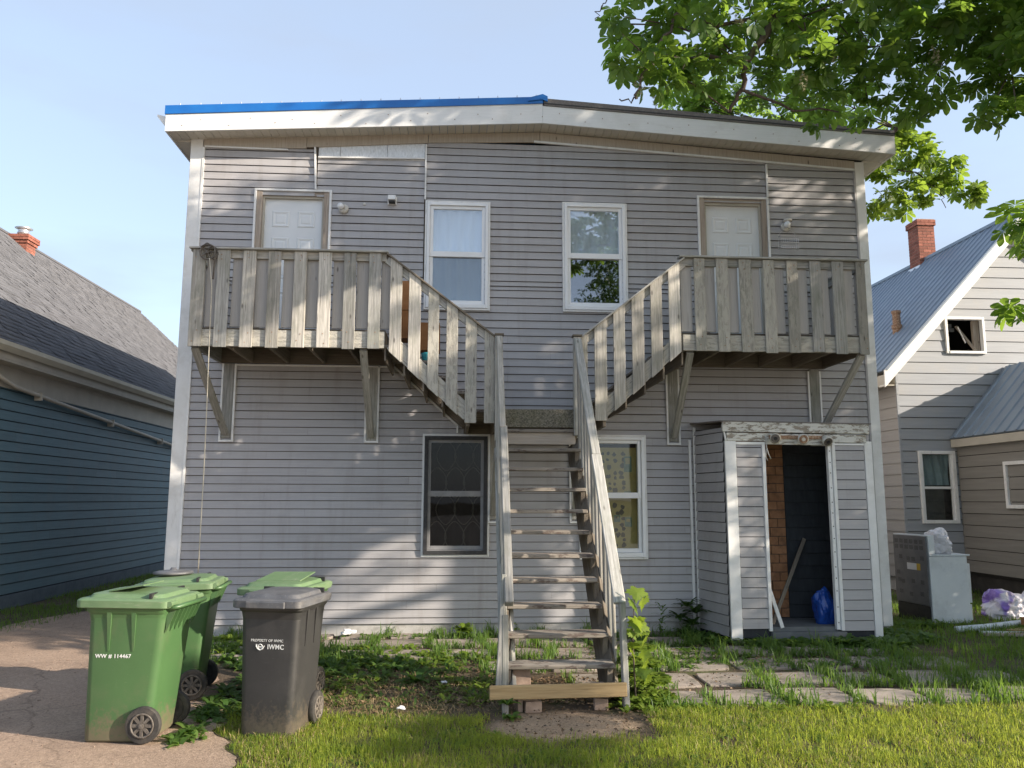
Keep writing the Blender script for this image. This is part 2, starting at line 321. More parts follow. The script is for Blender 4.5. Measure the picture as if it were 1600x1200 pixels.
M['bagpurple'] = pmat('white and purple plastic', (.22, .14, .48), (.62, .60, .65), (2.6, 2.6, 2.6), 2, .3, 0, None, 0, lo=.42, hi=.50)
M['bagblue'] = pmat('blue bin bag', (.010, .045, .24), (.02, .08, .36), (7, 7, 7), 4, .18, 0, None, 0)
M['cardboard'] = pmat('brown cardboard', (.36, .16, .06), (.46, .22, .09), (4, 4, 12), 4, .85, .1, None, .08)
M['teal'] = pmat('teal plastic', (.02, .22, .26), (.03, .28, .33), rough=.4, rand=0)
M['slab'] = pmat('pinkish concrete slab', (.255, .215, .183), (.335, .288, .245), (9, 9, 9), 6, .92, .35, (70, 70, 70), .10, dirt=(.17, .15, .12), dirt_scale=3.2, dirt_amt=.6)
M['cinder'] = pmat('old brick block', (.24, .17, .13), (.36, .27, .21), (14, 14, 14), 6, .95, .4, (60, 60, 60), .12)
M['darkshed'] = pmat('dark navy shed boards', (.018, .021, .026), (.032, .037, .043), (20, 20, 4), 4, .8, .1, None, .1)
M['insul'] = pmat('brown faux brick tile', (.27, .125, .058), (.40, .20, .10), (8, 8, 8), 5, .9, .3, (50, 50, 50), .14, dirt=(.08, .05, .035), dirt_scale=9, dirt_amt=.6)
M['shedfloor'] = pmat('grey painted floor', (.10, .11, .115), (.14, .15, .155), (8, 8, 8), 5, .8, .1, None, .05)
M['bark'] = pmat('grey brown bark', (.055, .042, .034), (.12, .095, .078), (30, 30, 8), 6, .95, .7, None, .1)
M['rope'] = pmat('frayed rope', (.46, .42, .33), (.58, .54, .44), (60, 60, 60), 4, .9, .2, None, .05)
M['ironwork'] = pmat('rusty pulley iron', (.07, .06, .05), (.16, .14, .12), (40, 40, 40), 4, .7, .2, None, .05)
M['litter'] = pmat('white paper scrap', (.62, .62, .62), (.74, .74, .74), rough=.8)
M['leaf'] = leafmat('chestnut leaf', (.034, .084, .018), (.09, .152, .029), (.32, .50, .06), .46)
M['leaf_far'] = leafmat('sunny chestnut leaf', (.06, .115, .02), (.12, .175, .032), (.36, .52, .06), .46)  # lighter copy of the leaf for the far clumps, sunlight put into its colour
M['blossom'] = leafmat('faded chestnut blossom', (.26, .25, .15), (.36, .34, .22), (.3, .3, .15), .2)
M['grass'] = leafmat('lawn grass', (.095, .165, .020), (.30, .34, .050), (.52, .60, .08), .5)
M['grass_shade'] = leafmat('rough grass', (.055, .115, .018), (.13, .20, .035), (.26, .40, .05), .4)  # greener, darker copy of the lawn grass with shade put into its colour
M['straw'] = leafmat('dry straw', (.20, .145, .07), (.40, .31, .16), (.2, .15, .06), .15)
M['litterleaf'] = leafmat('dead leaf', (.055, .035, .022), (.24, .16, .09), (.1, .06, .03), .1)
M['weed'] = leafmat('broad weed leaf', (.050, .110, .022), (.11, .18, .040), (.26, .42, .06), .4)
M['lime'] = leafmat('lime young leaf', (.10, .17, .022), (.17, .235, .035), (.34, .46, .05), .4)
M['bush'] = leafmat('dark hedge leaf', (.03, .07, .014), (.07, .12, .024), (.15, .25, .03), .25)

def over(mt, mask_fn, colour, amt):
    """Lay one more wear layer over a finished material."""
    n = mt.node_tree; b = n.nodes['Principled BSDF']; old = b.inputs['Base Color'].links[0].from_socket
    mk = mask_fn(n); ml = N(n, 'ShaderNodeMath', operation='MULTIPLY'); n.links.new(mk, ml.inputs[0]); ml.inputs[1].default_value = amt
    n.links.new(mixc(n, ml.outputs[0], old, colour), b.inputs['Base Color'])
def m_noise(scale, lo, hi, detail=6, world=True, rough=.65):
    def f(n):
        mp_ = n.nodes.new('ShaderNodeMapping'); mp_.inputs['Scale'].default_value = scale
        if world: n.links.new(n.nodes.new('ShaderNodeNewGeometry').outputs['Position'], mp_.inputs['Vector'])
        else:
            n.links.new(n.nodes.new('ShaderNodeTexCoord').outputs['Object'], mp_.inputs['Vector'])
        z = N(n, 'ShaderNodeTexNoise', Scale=1.0, Detail=detail, Roughness=rough); n.links.new(mp_.outputs[0], z.inputs['Vector'])
        r = ramp(n, [(lo, (0, 0, 0)), (hi, (1, 1, 1))]); n.links.new(z.outputs['Fac'], r.inputs['Fac']); return r.outputs['Color']
    return f
def m_mud(z0, z1, scale):
    def f(n):
        t = n.nodes.new('ShaderNodeTexCoord'); sx = n.nodes.new('ShaderNodeSeparateXYZ'); n.links.new(t.outputs['Object'], sx.inputs[0])
        z = N(n, 'ShaderNodeTexNoise', Scale=scale, Detail=8, Roughness=.75); n.links.new(t.outputs['Object'], z.inputs['Vector'])
        mr = N(n, 'ShaderNodeMapRange'); n.links.new(sx.outputs['Z'], mr.inputs['Value']); mr.inputs['From Min'].default_value = z0; mr.inputs['From Max'].default_value = z1; mr.inputs['To Min'].default_value = .38; mr.inputs['To Max'].default_value = -.2
        ad = N(n, 'ShaderNodeMath', operation='ADD'); n.links.new(z.outputs['Fac'], ad.inputs[0]); n.links.new(mr.outputs[0], ad.inputs[1])
        r = ramp(n, [(.60, (0, 0, 0)), (.80, (1, 1, 1))]); n.links.new(ad.outputs[0], r.inputs['Fac']); return r.outputs['Color']
    return f
over(M['vinyl'], m_noise((5.5, 3, .55), .52, .78), (.25, .225, .20), .55)
over(M['vinyl'], m_noise((.6, 1, .8), .5, .75, 3), (.44, .435, .435), .5)
for k in ('bin_green', 'bin_black'):
    over(M[k], m_mud(-.46, -.02, 26), (.16, .125, .085), .8 if k == 'bin_green' else .42)
    over(M[k], m_noise((14, 14, 160), .68, .72, 4, False), (.22, .27, .17) if k == 'bin_green' else (.17, .165, .16), .35)
    over(M[k], m_noise((120, 120, 9), .70, .74, 4, False), (.20, .25, .15) if k == 'bin_green' else (.15, .145, .14), .4)
for k in ('bin_lid', 'bin_blacklid'): over(M[k], m_noise((50, 7, 50), .60, .70, 6, False), (.27, .29, .22) if k == 'bin_lid' else (.24, .235, .23), .5)
over(M['slab'], m_noise((5, 5, 5), .50, .66, 7), (.10, .095, .065), .7)
over(M['slab'], m_noise((60, 60, 60), .60, .68, 4), (.15, .125, .105), .5)
over(M['white_trim'], m_noise((9, 9, 2.2), .60, .78, 7), (.33, .31, .27), .55)
over(M['fascia'], m_noise((4, 4, 9), .58, .80, 6), (.50, .48, .44), .5)
over(M['bluewall'], m_noise((3, 3, .7), .50, .78, 6), (.11, .15, .165), .6)
# ------------------------------------------------------------------ ground
def ground_mat(name, stops, s1, s2, bump, speck=None):
    mt, n, b = newmat(name); pos = n.nodes.new('ShaderNodeNewGeometry').outputs['Position']
    a = N(n, 'ShaderNodeTexNoise', Scale=s1, Detail=8, Roughness=.7); n.links.new(pos, a.inputs['Vector'])
    r = ramp(n, stops); n.links.new(a.outputs['Fac'], r.inputs['Fac']); col = r.outputs['Color']
    c = N(n, 'ShaderNodeTexNoise', Scale=s2, Detail=5, Roughness=.8); n.links.new(pos, c.inputs['Vector'])
    if speck:
        v = N(n, 'ShaderNodeTexVoronoi', Scale=speck[0]); n.links.new(pos, v.inputs['Vector'])
        sr = ramp(n, [(0, speck[1]), (1, speck[2])]); n.links.new(v.outputs['Color'], sr.inputs['Fac'])
        col = mixc(n, .45, col, sr.outputs['Color'])
    cr_ = ramp(n, [(.3, (.62, .62, .62)), (.7, (1.25, 1.25, 1.25))]); n.links.new(c.outputs['Fac'], cr_.inputs['Fac']); col = mixc(n, 1.0, col, cr_.outputs['Color'], 'MULTIPLY')
    n.links.new(col, b.inputs['Base Color']); b.inputs['Roughness'].default_value = .95; b.inputs['Specular IOR Level'].default_value = .2
    bn = N(n, 'ShaderNodeBump', Strength=bump, Distance=.02); n.links.new(c.outputs['Fac'], bn.inputs['Height']); n.links.new(bn.outputs['Normal'], b.inputs['Normal'])
    return mt
M['soil'] = soil = ground_mat('soil and moss', [(.3, (.075, .056, .041)), (.5, (.13, .10, .07)), (.62, (.085, .10, .038)), (.8, (.19, .14, .10))], 1.6, 28, .9)
M['drive'] = ground_mat('worn pinkish asphalt', [(.3, (.33, .225, .155)), (.55, (.43, .30, .21)), (.8, (.50, .365, .265))], 1.1, 45, .6, (130, (.15, .115, .09), (.46, .37, .30)))
M['sand'] = ground_mat('trodden sandy earth', [(.3, (.20, .145, .10)), (.55, (.29, .215, .15)), (.8, (.35, .27, .19))], 3, 60, .6, (160, (.16, .12, .08), (.40, .31, .22)))
n = soil.node_tree; bsdf = n.nodes['Principled BSDF']; old = bsdf.inputs['Base Color'].links[0].from_socket
pos = n.nodes.new('ShaderNodeNewGeometry').outputs['Position']
def patch(cx, cy, rx, ry, soft, nscale, namp):
    mp_ = n.nodes.new('ShaderNodeMapping'); mp_.inputs['Location'].default_value = (-cx/rx, -cy/ry, 0); mp_.inputs['Scale'].default_value = (1/rx, 1/ry, 0); n.links.new(pos, mp_.inputs['Vector'])
    ln_ = N(n, 'ShaderNodeVectorMath', operation='LENGTH'); n.links.new(mp_.outputs[0], ln_.inputs[0])
    nz_ = N(n, 'ShaderNodeTexNoise', Scale=nscale, Detail=6, Roughness=.65); n.links.new(pos, nz_.inputs['Vector'])
    ma_ = N(n, 'ShaderNodeMath', operation='MULTIPLY_ADD'); n.links.new(nz_.outputs['Fac'], ma_.inputs[0]); ma_.inputs[1].default_value = namp; n.links.new(ln_.outputs['Value'], ma_.inputs[2])
    r_ = ramp(n, [(.5-soft+namp*.25, (1, 1, 1)), (.5+soft+namp*.25, (0, 0, 0))])
    hf = N(n, 'ShaderNodeMath', operation='MULTIPLY'); n.links.new(ma_.outputs[0], hf.inputs[0]); hf.inputs[1].default_value = .5; n.links.new(hf.outputs[0], r_.inputs['Fac']); return r_.outputs['Color']
sv_ = N(n, 'ShaderNodeTexVoronoi', Scale=110); n.links.new(pos, sv_.inputs['Vector'])
sr_ = ramp(n, [(0, (.22, .155, .10)), (.5, (.36, .265, .18)), (1, (.46, .35, .25))]); n.links.new(sv_.outputs['Color'], sr_.inputs['Fac'])
n.links.new(mixc(n, patch(.80, -4.06, .54, .42, .07, 4.5, .55), old, sr_.outputs['Color']), bsdf.inputs['Base Color'])
dn = M['drive'].node_tree; db = dn.nodes['Principled BSDF']; dold = db.inputs['Base Color'].links[0].from_socket; dpos = dn.nodes.new('ShaderNodeNewGeometry').outputs['Position']
wn_ = N(dn, 'ShaderNodeTexNoise', Scale=3.0, Detail=5); dn.links.new(dpos, wn_.inputs['Vector']); wm = N(dn, 'ShaderNodeVectorMath', operation='MULTIPLY_ADD'); dn.links.new(wn_.outputs['Color'], wm.inputs[0]); wm.inputs[1].default_value = (.45, .45, 0); dn.links.new(dpos, wm.inputs[2])
vo = N(dn, 'ShaderNodeTexVoronoi', Scale=.42); vo.feature = 'DISTANCE_TO_EDGE'; dn.links.new(wm.outputs[0], vo.inputs['Vector'])
vr = ramp(dn, [(.0, (.45, .45, .45)), (.007, (0, 0, 0))]); dn.links.new(vo.outputs['Distance'], vr.inputs['Fac']); dmix = mixc(dn, vr.outputs['Color'], dold, (.10, .07, .05)); dn.links.new(dmix, db.inputs['Base Color'])
over(M['drive'], m_noise((.9, 1.5, 1), .54, .66, 7), (.20, .145, .11), .65)
over(M['drive'], m_noise((38, 38, 38), .66, .72, 3), (.12, .09, .07), .6)
over(M['drive'], m_noise((55, 55, 55), .68, .74, 3), (.60, .52, .44), .6)
def sheet(name, pts, z, mat):
    mb = MB(); mb.add([(x, y, z) for x, y in pts], [tuple(range(len(pts)))]); o = mb.build(name, mat); return tag(o, kind='structure')
# gently uneven near ground inside one big sheet that reaches the horizon
def edge_x(y): return -1.79-.33*(y+3.65)+.03*math.sin(y*5)+.025*math.sin(y*13+1)+.05*noise.noise(Vector((y*4, 0, 0)))+.03*noise.noise(Vector((y*13, 2, 0)))
def gnoise(x, y): return .007*noise.noise(Vector((x*.9, y*.9, 1.3)))+.005*noise.noise(Vector((x*3.1, y*3.1, 7.7)))
g = MB(); nx, ny = 90, 90; x0, x1, y0, y1 = -9.0, 13.0, -7.5, 14.5
idx = lambda i, j: i*(ny+1)+j
vs = []
for i in range(nx+1):
    for j in range(ny+1):
        x = x0+(x1-x0)*i/nx; y = y0+(y1-y0)*j/ny
        e = 0 if (i in (0, nx) or j in (0, ny)) else 1
        vs.append((x, y, (gnoise(x, y)-.003-(.03 if (-5.4 < x < min(edge_x(y)-.30, -1.4) and y < 11) else 0))*e))
fs = [(idx(i, j), idx(i+1, j), idx(i+1, j+1), idx(i, j+1)) for i in range(nx) for j in range(ny)]
k = len(vs); B = 600
vs += [(-B, -B, 0), (B, -B, 0), (B, B, 0), (-B, B, 0)]
fs += [tuple([k, k+1]+[idx(i, 0) for i in range(nx, -1, -1)]), tuple([k+1, k+2]+[idx(nx, j) for j in range(ny, -1, -1)]),
       tuple([k+2, k+3]+[idx(i, ny) for i in range(0, nx+1)]), tuple([k+3, k]+[idx(0, j) for j in range(0, ny+1)])]
g.add(vs, fs); gr = g.build('ground', M['soil'], origin=(0, 0, 0)); tag(gr, kind='structure')
dpts = [(-6.3, -16), (.5, -16)]+[(edge_x(y), y) for y in np.linspace(-6.5, -.6, 160)]+[(-3.2, -.3), (-3.75, .2), (-3.9, 4), (-4.4, 12), (-5.3, 12), (-5.5, 4)]+[(-5.6-.25*math.sin(y*1.7), y) for y in np.linspace(3.5, -6, 24)]
M['bounce_ground'] = ground_mat('pale bounce gravel', [(.3, (.34, .30, .26)), (.55, (.42, .375, .325)), (.8, (.48, .43, .38))], .8, 30, .5)
sheet('bounce_lot', [(-60, -70), (60, -70), (60, -7.6), (1.2, -7.6), (.9, -16.2), (-6.4, -16.2), (-6.5, -7.6), (-60, -7.6)], .006, M['bounce_ground'])  # unseen pale ground, added to bounce sunlight up on to the facade
sheet('driveway', dpts, .010, M['drive'])
# patio of concrete slabs with weedy joints
patio = empty('patio', (1.9, -1.8, 0), kind='structure')
SLABS = []
def slab(cx, cy, wx, wy, rz, z):
    mb = MB(); c, s = math.cos(rz), math.sin(rz); tx, ty = random.uniform(-.02, .02), random.uniform(-.02, .02)
    n = 5; top = []; ring = []
    prof = []
    for a, b in [(-1, -1), (1, -1), (1, 1), (-1, 1)]:
        for q in range(3):
            t_ = q/3; a2, b2 = [(a, b), (1, -1), (1, 1), (-1, 1), (-1, -1)][0], 0
            nxt = {(-1, -1): (1, -1), (1, -1): (1, 1), (1, 1): (-1, 1), (-1, 1): (-1, -1)}[(a, b)]
            px_ = a+(nxt[0]-a)*t_; py_ = b+(nxt[1]-b)*t_
            k_ = .94 if q == 0 else 1
            prof.append((px_*wx/2*k_+random.uniform(-.012, .012), py_*wy/2*k_+random.uniform(-.012, .012)))
    P = lambda x, y, h: (cx+x*c-y*s, cy+x*s+y*c, h+tx*x+ty*y)
    nP = len(prof)
    mb.add([P(x, y, -.03) for x, y in prof]+[P(x, y, z) for x, y in prof], [tuple(range(nP, 2*nP))]+[(i, (i+1) % nP, (i+1) % nP+nP, i+nP) for i in range(nP)])
    SLABS.append((cx, cy, wx, wy))
    return mb.build('paving_slab', M['slab'], patio, bevel=.008)
xs0 = 1.52
for r, yc in enumerate([-3.33, -2.66, -1.98, -1.30, -.66, -.12]):
    hgt = .50 if r < 5 else .34
    for k_ in range(-8, 7):
        cx = xs0+.30+k_*.615+(.12 if r % 2 else 0)+random.uniform(-.02, .02)
        if cx > 5.4-.25*r*(r > 2): continue
        if r == 0 and (cx < 1.4): continue
        if r in (1,) and cx < 1.3: continue
        if r == 2 and (cx < .25): continue
        if r == 3 and (-1.9 < cx < -.55 and random.random() < .7): continue
        if cx < -1.75-.45*r*(r > 2)+.35*(r < 3): continue
        if cx < -2.95: continue
        if r >= 4 and 3.0 < cx < 5.2 and yc > -.9: continue
        if r == 5 and cx > 2.9: continue
        slab(cx, yc+random.uniform(-.02, .02), .555, hgt, random.uniform(-.025, .025), .016+random.uniform(-.004, .006))

# ------------------------------------------------------------------ main house
HX0, HX1 = -3.55, 5.56
house = empty('apartment_house', (1.0, 0, 0), 'two storey taupe sided house with blue edged low gable roof and two upper doors', 'house')
def roofz(x):                         # underside of the soffit along the wall
    return 6.343+(6.583-6.343)*(x+3.55)/4.60 if x < 1.05 else 6.583+(6.305-6.583)*(x-1.05)/4.51
HOLES = [(-2.60, -1.75, 3.55, 5.585), (3.26, 4.09, 3.55, 5.665), (-.40, .31, 4.17, 5.47), (1.42, 2.14, 4.17, 5.50), (-.40, .34, 1.0, 2.41), (1.60, 2.345, .97, 2.40), (3.10, 5.02, 0.0, 2.50)]
def cells(x0, x1, z0, z1, holes):
    xs = sorted({x0, x1, *[h[0] for h in holes if x0 < h[0] < x1], *[h[1] for h in holes if x0 < h[1] < x1]})
    zs = sorted({z0, z1, *[h[2] for h in holes if z0 < h[2] < z1], *[h[3] for h in holes if z0 < h[3] < z1]})
    for zi in range(len(zs)-1):
        run = None
        for xi in range(len(xs)-1):
            mxx, mz = (xs[xi]+xs[xi+1])/2, (zs[zi]+zs[zi+1])/2
            bad = any(h[0] < mxx < h[1] and h[2] < mz < h[3] for h in holes)
            if bad:
                if run: yield (*run, zs[zi], zs[zi+1]); run = None
            else: run = (run[0], xs[xi+1]) if run else (xs[xi], xs[xi+1])
        if run: yield (*run, zs[zi], zs[zi+1])
mb = MB()
for a, b, c, d in cells(HX0+.03, HX1-.03, .10, 6.30, HOLES[:6]): mb.quad((a, .02, c), (b, .02, c), (b, .02, d), (a, .02, d))
mb.build('sheathing', M['sheathing'], house)
mb = MB(); mb.box(HX0, HX0+.02, .02, 9, .05, 6.30); mb.box(HX1-.02, HX1, .02, 9, .05, 6.28); mb.box(HX0, HX1, 8.98, 9, .05, 6.28); mb.box(HX0+.02, HX1-.02, .03, 8.98, 6.26, 6.28)
mb.build('side_wall', M['vinyl'], house)
mb = MB(); mb.box(HX0+.02, HX1-.02, 2.2, 2.25, .05, 6.26); mb.box(HX0+.02, HX1-.02, .04, 2.2, 3.30, 3.5); mb.box(HX0+.02, HX1-.02, .04, 2.2, .1, .15)
mb.build('room_wall', M['dark'], house)
mb = MB(); mb.box(HX0+.03, HX1-.03, -.002, .018, -.05, .13)
mb.build('foundation', M['concrete'], house)
LAP = .0085                              # open shadow gap under each course
def course(x0, x1, z0, z1, parent, mat, holes=(), ztop=None, y0=-.024, y1=-.012, sag=0.0, bow=None):
    m_ = MB(); z0 = min(z0+LAP, z1-.004); yy = lambda z: y0+(y1-y0)*(z-z0)/(z1-z0)
    for a, b, c, d in cells(x0, x1, z0, z1, holes):
        yc, yd = yy(c), yy(d); na = max(1, int((b-a)/.8)) if bow else 1
        for q in range(na):
            xa, xb = a+(b-a)*q/na, a+(b-a)*(q+1)/na; da, db = (bow(xa), bow(xb)) if bow else (0, 0)
            m_.quad((xa, yc-da, c-da*.4), (xb, yc-db, c-db*.4), (xb, yd, d), (xa, yd, d))
            if abs(c-z0) < 1e-6: m_.quad((xa, .012, c+.004), (xb, .012, c+.004), (xb, yc-db, c-db*.4), (xa, yc-da, c-da*.4))
            if abs(d-z1) < 1e-6: m_.quad((xa, yd, d), (xb, yd, d), (xb, .012, d-.002), (xa, .012, d-.002))
    if not m_.v: return
    return m_.build('siding_board', mat, parent)
def courses(x0, x1, zref, zlo, zhi, step=.1016, seams=None, holes=HOLES, bowrow=None):
    k0 = math.floor((zlo-zref)/step+1e-6); k = k0
    while zref+k*step < zhi-.004:
        a = zref+k*step; b = min(a+step, zhi); a = max(a, zlo); j = random.uniform(-.0012, .0012)
        xs = [x0, x1]
        if seams: xs = [x0]+sorted(seams[k % len(seams)])+[x1]
        full = [h for h in holes if h[2] < a+.001 and h[3] > b+.011]
        segs = []
        for q in range(len(xs)-1):
            runs = [(xs[q], xs[q+1])]
            for h in full: runs = [r2 for r1 in runs for r2 in ((r1[0], min(r1[1], h[0])), (max(r1[0], h[1]), r1[1])) if r2[1]-r2[0] > .01]
            segs += runs
        xs = None
        for q, (sa, sb) in enumerate(segs):
            bow = None
            if bowrow is not None and k == bowrow: bow = lambda x: .035*max(0, math.exp(-((x-2.6)/1.1)**2))
            course(sa, sb-.0015, a+j, b+j, house, M['vinyl'], holes, y0=-.024-.0015*(q % 2), bow=bow)
        k += 1
ZS = 4.42
courses(-3.395, 5.43, 2.334, .13, ZS, seams=[(-.62, 2.5), (-1.9, 1.18), (-.25, 3.4), (-2.4, .62), (.2, 2.9)])
courses(-3.395, -1.93, 6.09, ZS, 6.24); courses(-1.905, -.495, 5.94, ZS, 6.14)
courses(-.47, 4.16, 5.808, ZS, 6.40, bowrow=3); courses(4.185, 5.43, 6.05, ZS, 6.26)
# corner boards
for x0_, x1_, ya in ((-3.555, -3.40, -.030), (5.435, 5.565, -.030)):
    mb = MB(); mb.box(x0_, x1_, ya, .05, .06, roofz((x0_+x1_)/2)-.01); mb.build('corner_board', M['white_trim'], house, bevel=.004)
mb = MB(); mb.box(-3.40, -3.372, -.036, -.004, .12, 6.22); mb.build('trim_strip', M['white_trim'], house)
mb = MB(); mb.box(5.41, 5.435, -.033, -.004, .12, 6.16); mb.build('trim_strip', M['vinyl'], house)
def strip(a, b, wd=.022, y=-.036, mat='white_trim', th=.028):
    a, b = Vector((a[0], y, a[1])), Vector((b[0], y, b[1])); d = (b-a).normalized(); nrm = Vector((d.z, 0, -d.x))
    mb = MB(); mb.beam(a, b, nrm*wd/2, Vector((0, th/2, 0))); return mb.build('trim_strip', M[mat], house)
strip((-1.917, 5.675), (-1.945, 6.26)); strip((-.482, 5.58), (-.482, 6.35)); strip((4.172, 5.745), (4.172, 6.22))
strip((-1.90, 6.125), (-.50, 6.150), .018)
strip((.967, 6.44), (3.3, 6.306), .026); strip((3.3, 6.306), (5.42, 6.178), .026); strip((-3.37, 6.225), (-2.3, 6.215), .018)
# foil insulation showing where siding is missing
for a, b in ((-1.90, -1.62), (-1.615, -1.0), (-.995, -.50)):
    mb = MB(); mb.box(a, b, -.014, -.004, 6.12, 6.395); mb.build('insulation_board', M['foil'], house)
# frieze boards under the soffit
for pts in ([(-3.39, 6.218), (-2.06, 6.245), (-2.06, roofz(-2.06)-.004), (-3.39, roofz(-3.39)-.004)], [(-2.055, 6.262), (-.46, 6.375), (-.46, roofz(-.46)-.004), (-2.055, roofz(-2.055)-.004)],
            [(-.455, 6.38), (1.045, 6.437), (1.045, roofz(1.045)-.004), (-.455, roofz(-.455)-.004)], [(1.05, 6.445), (3.25, 6.318), (3.25, roofz(3.25)-.004), (1.05, roofz(1.05)-.004)],
            [(3.255, 6.315), (5.43, 6.19), (5.43, roofz(5.43)-.004), (3.255, roofz(3.255)-.004)]):
    zl = sum(p[1] for p in pts)/4; c0 = Vector(((pts[0][0]), -.033, pts[0][1]))
    mb = MB(); mb.prism([(x, -.034, z) for x, z in pts], (0, .028, 0)); o = mb.build('frieze_board', M['frieze'], house, bevel=.002)
# eaves: soffit planks, fascia, roof
OV = .30
EL_, ER_, RX = -3.77, 5.845, 1.055
fz = lambda x: 6.300+(6.583-6.300)*(x-EL_)/(RX-EL_) if x < RX else 6.583+(6.312-6.583)*(x-RX)/(ER_-RX)
x = EL_+.004
while x < ER_-.02:
    xb = min(x+.105, ER_-.004)
    if x < RX < xb: xb = RX
    mb = MB(); mb.hexa([(x, -OV+.008, fz(x)), (xb-.005, -OV+.008, fz(xb-.005)), (xb-.005, -.001, fz(xb-.005)+.006), (x, -.001, fz(x)+.006)],
                       [(x, -OV+.008, fz(x)+.012), (xb-.005, -OV+.008, fz(xb-.005)+.012), (xb-.005, -.001, fz(xb-.005)+.018), (x, -.001, fz(x)+.018)])
    mb.build('soffit_panel', M['soffit'], house)
    x = xb
mb = MB(); mb.hexa([(EL_+.004, .0, fz(EL_)-.0), (HX0-.004, .0, fz(EL_)-.0), (HX0-.004, 9.2, fz(EL_)), (EL_+.004, 9.2, fz(EL_))], [(EL_+.004, .0, fz(EL_)+.02), (HX0-.004, .0, fz(EL_)+.02), (HX0-.004, 9.2, fz(EL_)+.02), (EL_+.004, 9.2, fz(EL_)+.02)])
mb.build('side_soffit', M['soffit'], house); mb = MB(); mb.hexa([(HX1+.004, .0, fz(ER_)), (ER_-.004, .0, fz(ER_)), (ER_-.004, 9.2, fz(ER_)), (HX1+.004, 9.2, fz(ER_))], [(HX1+.004, .0, fz(ER_)+.02), (ER_-.004, .0, fz(ER_)+.02), (ER_-.004, 9.2, fz(ER_)+.02), (HX1+.004, 9.2, fz(ER_)+.02)])
mb.build('side_soffit', M['soffit'], house)
mb = MB(); mb.prism([(EL_, -OV-.02, fz(EL_)-.012), (RX, -OV-.02, fz(RX)-.012), (RX, -OV-.02, 6.842), (EL_, -OV-.02, 6.515)], (0, .025, 0)); mb.build('fascia', M['fascia'], house)
mb = MB(); mb.prism([(RX+.002, -OV-.02, fz(RX)-.012), (ER_, -OV-.02, fz(ER_)-.012), (ER_, -OV-.02, 6.555), (RX+.002, -OV-.02, 6.812)], (0, .025, 0)); mb.build('fascia', M['fascia'], house)
for a_, s_ in ((EL_, -1), (ER_, 1)):
    z0_ = fz(a_)-.012; z1_ = 6.515 if s_ < 0 else 6.555
    mb = MB(); mb.box(min(a_, a_+.02*s_), max(a_, a_+.02*s_), -OV-.02, 9.2, z0_, z1_); mb.build('fascia', M['fascia'], house)
# rain gutter edge tip at the left
mb = MB(); mb.prism([(EL_-.02, -OV+.02, 6.36), (EL_-.14, -OV+.02, 6.50), (EL_-.14, -OV+.02, 6.53), (EL_-.02, -OV+.02, 6.50)], (0, 9, 0)); mb.build('gutter', M['white_trim'], house)
mb = MB(); mb.prism([(EL_-.03, -OV-.035, 6.515), (1.06, -OV-.035, 6.842), (1.06, -OV-.035, 6.935), (EL_-.03, -OV-.035, 6.63)], (0, .03, 0)); mb.build('roof_edge', M['blue_metal'], house, label='blue metal roof edge')
mb = MB(); mb.prism([(EL_-.03, -OV-.005, 6.55), (1.06, -OV-.005, 6.90), (1.06, -OV-.005, 6.93), (EL_-.03, -OV-.005, 6.625)], (0, 9.5, 0)); mb.build('roof', M['blue_metal'], house, label='blue metal roof half')
mb = MB(); mb.prism([(1.075, -OV-.03, 6.815), (ER_+.02, -OV-.03, 6.558), (ER_+.02, -OV-.03, 6.632), (1.075, -OV-.03, 6.915)], (0, 9.5, 0)); mb.build('roof', M['grey_roof'], house, label='brown grey roll roofing half')
mb = MB(); mb.prism([(1.062, -OV-.034, 6.838), (ER_+.022, -OV-.034, 6.576), (ER_+.022, -OV-.034, 6.590), (1.062, -OV-.034, 6.850)], (0, .006, 0)); mb.build('drip_edge', M['black'], house)
mb = MB(); mb.prism([(.86, -OV-.05, 6.905), (1.055, -OV-.05, 6.965), (1.12, -OV-.05, 6.935), (1.12, -OV-.05, 6.86), (1.05, -OV-.05, 6.89), (.86, -OV-.05, 6.86)], (0, 9.5, 0)); mb.build('ridge_cap', M['blue_metal'], house)
mb = MB()
for i in range(19):
    x = EL_+.15+i*.255; z = 6.625+(x-EL_)*.0635
    mb.cyl((x, -OV-.02, z+.02), (0, 0, 1), .008, .03, 6)
o = mb.build('roof_screw', M['steel'], house, kind='stuff')
mb = MB()
for i in range(34):
    x = EL_+.15+i*.29+random.uniform(-.06, .06); z = fz(x)+(.13 if i % 2 else .05)+random.uniform(-.02, .03)
    mb.cyl((x, -OV-.022, z), (0, 1, 0), .006, .008, 6)
mb.build('fascia_nail', M['rust'], house, kind='stuff')

def rim(mb, x0, x1, z0, z1, wd, y0, y1, bottom=None):      # four bars of a frame, butted
    b = wd if bottom is None else bottom
    mb.box(x0, x0+wd, y0, y1, z0, z1); mb.box(x1-wd, x1, y0, y1, z0, z1)
    mb.box(x0+wd, x1-wd, y0, y1, z1-wd, z1); mb.box(x0+wd, x1-wd, y0, y1, z0, z0+b)
def curtain(x0, x1, z0, z1, y, mat, parent, amp=.025, waves=6, seed=0):
    V = []; T = []; nx_, nz_ = 48, 10
    for i in range(nx_+1):
        for j in range(nz_+1):
            u, v = i/nx_, j/nz_
            V.append((x0+(x1-x0)*u, y+amp*math.sin(u*waves*6.28+seed+.8*math.sin(v*3+seed))*(1-.3*v)+amp*.5*math.sin(u*31+v*5), z0+(z1-z0)*v))
    for i in range(nx_):
        for j in range(nz_):
            a = i*(nz_+1)+j; T.append((a, a+nz_+1, a+nz_+2, a+1))
    V = np.array(V); c = V.mean(0); o = fastmesh('curtain', V-c, T, mat, parent, c, True); return o
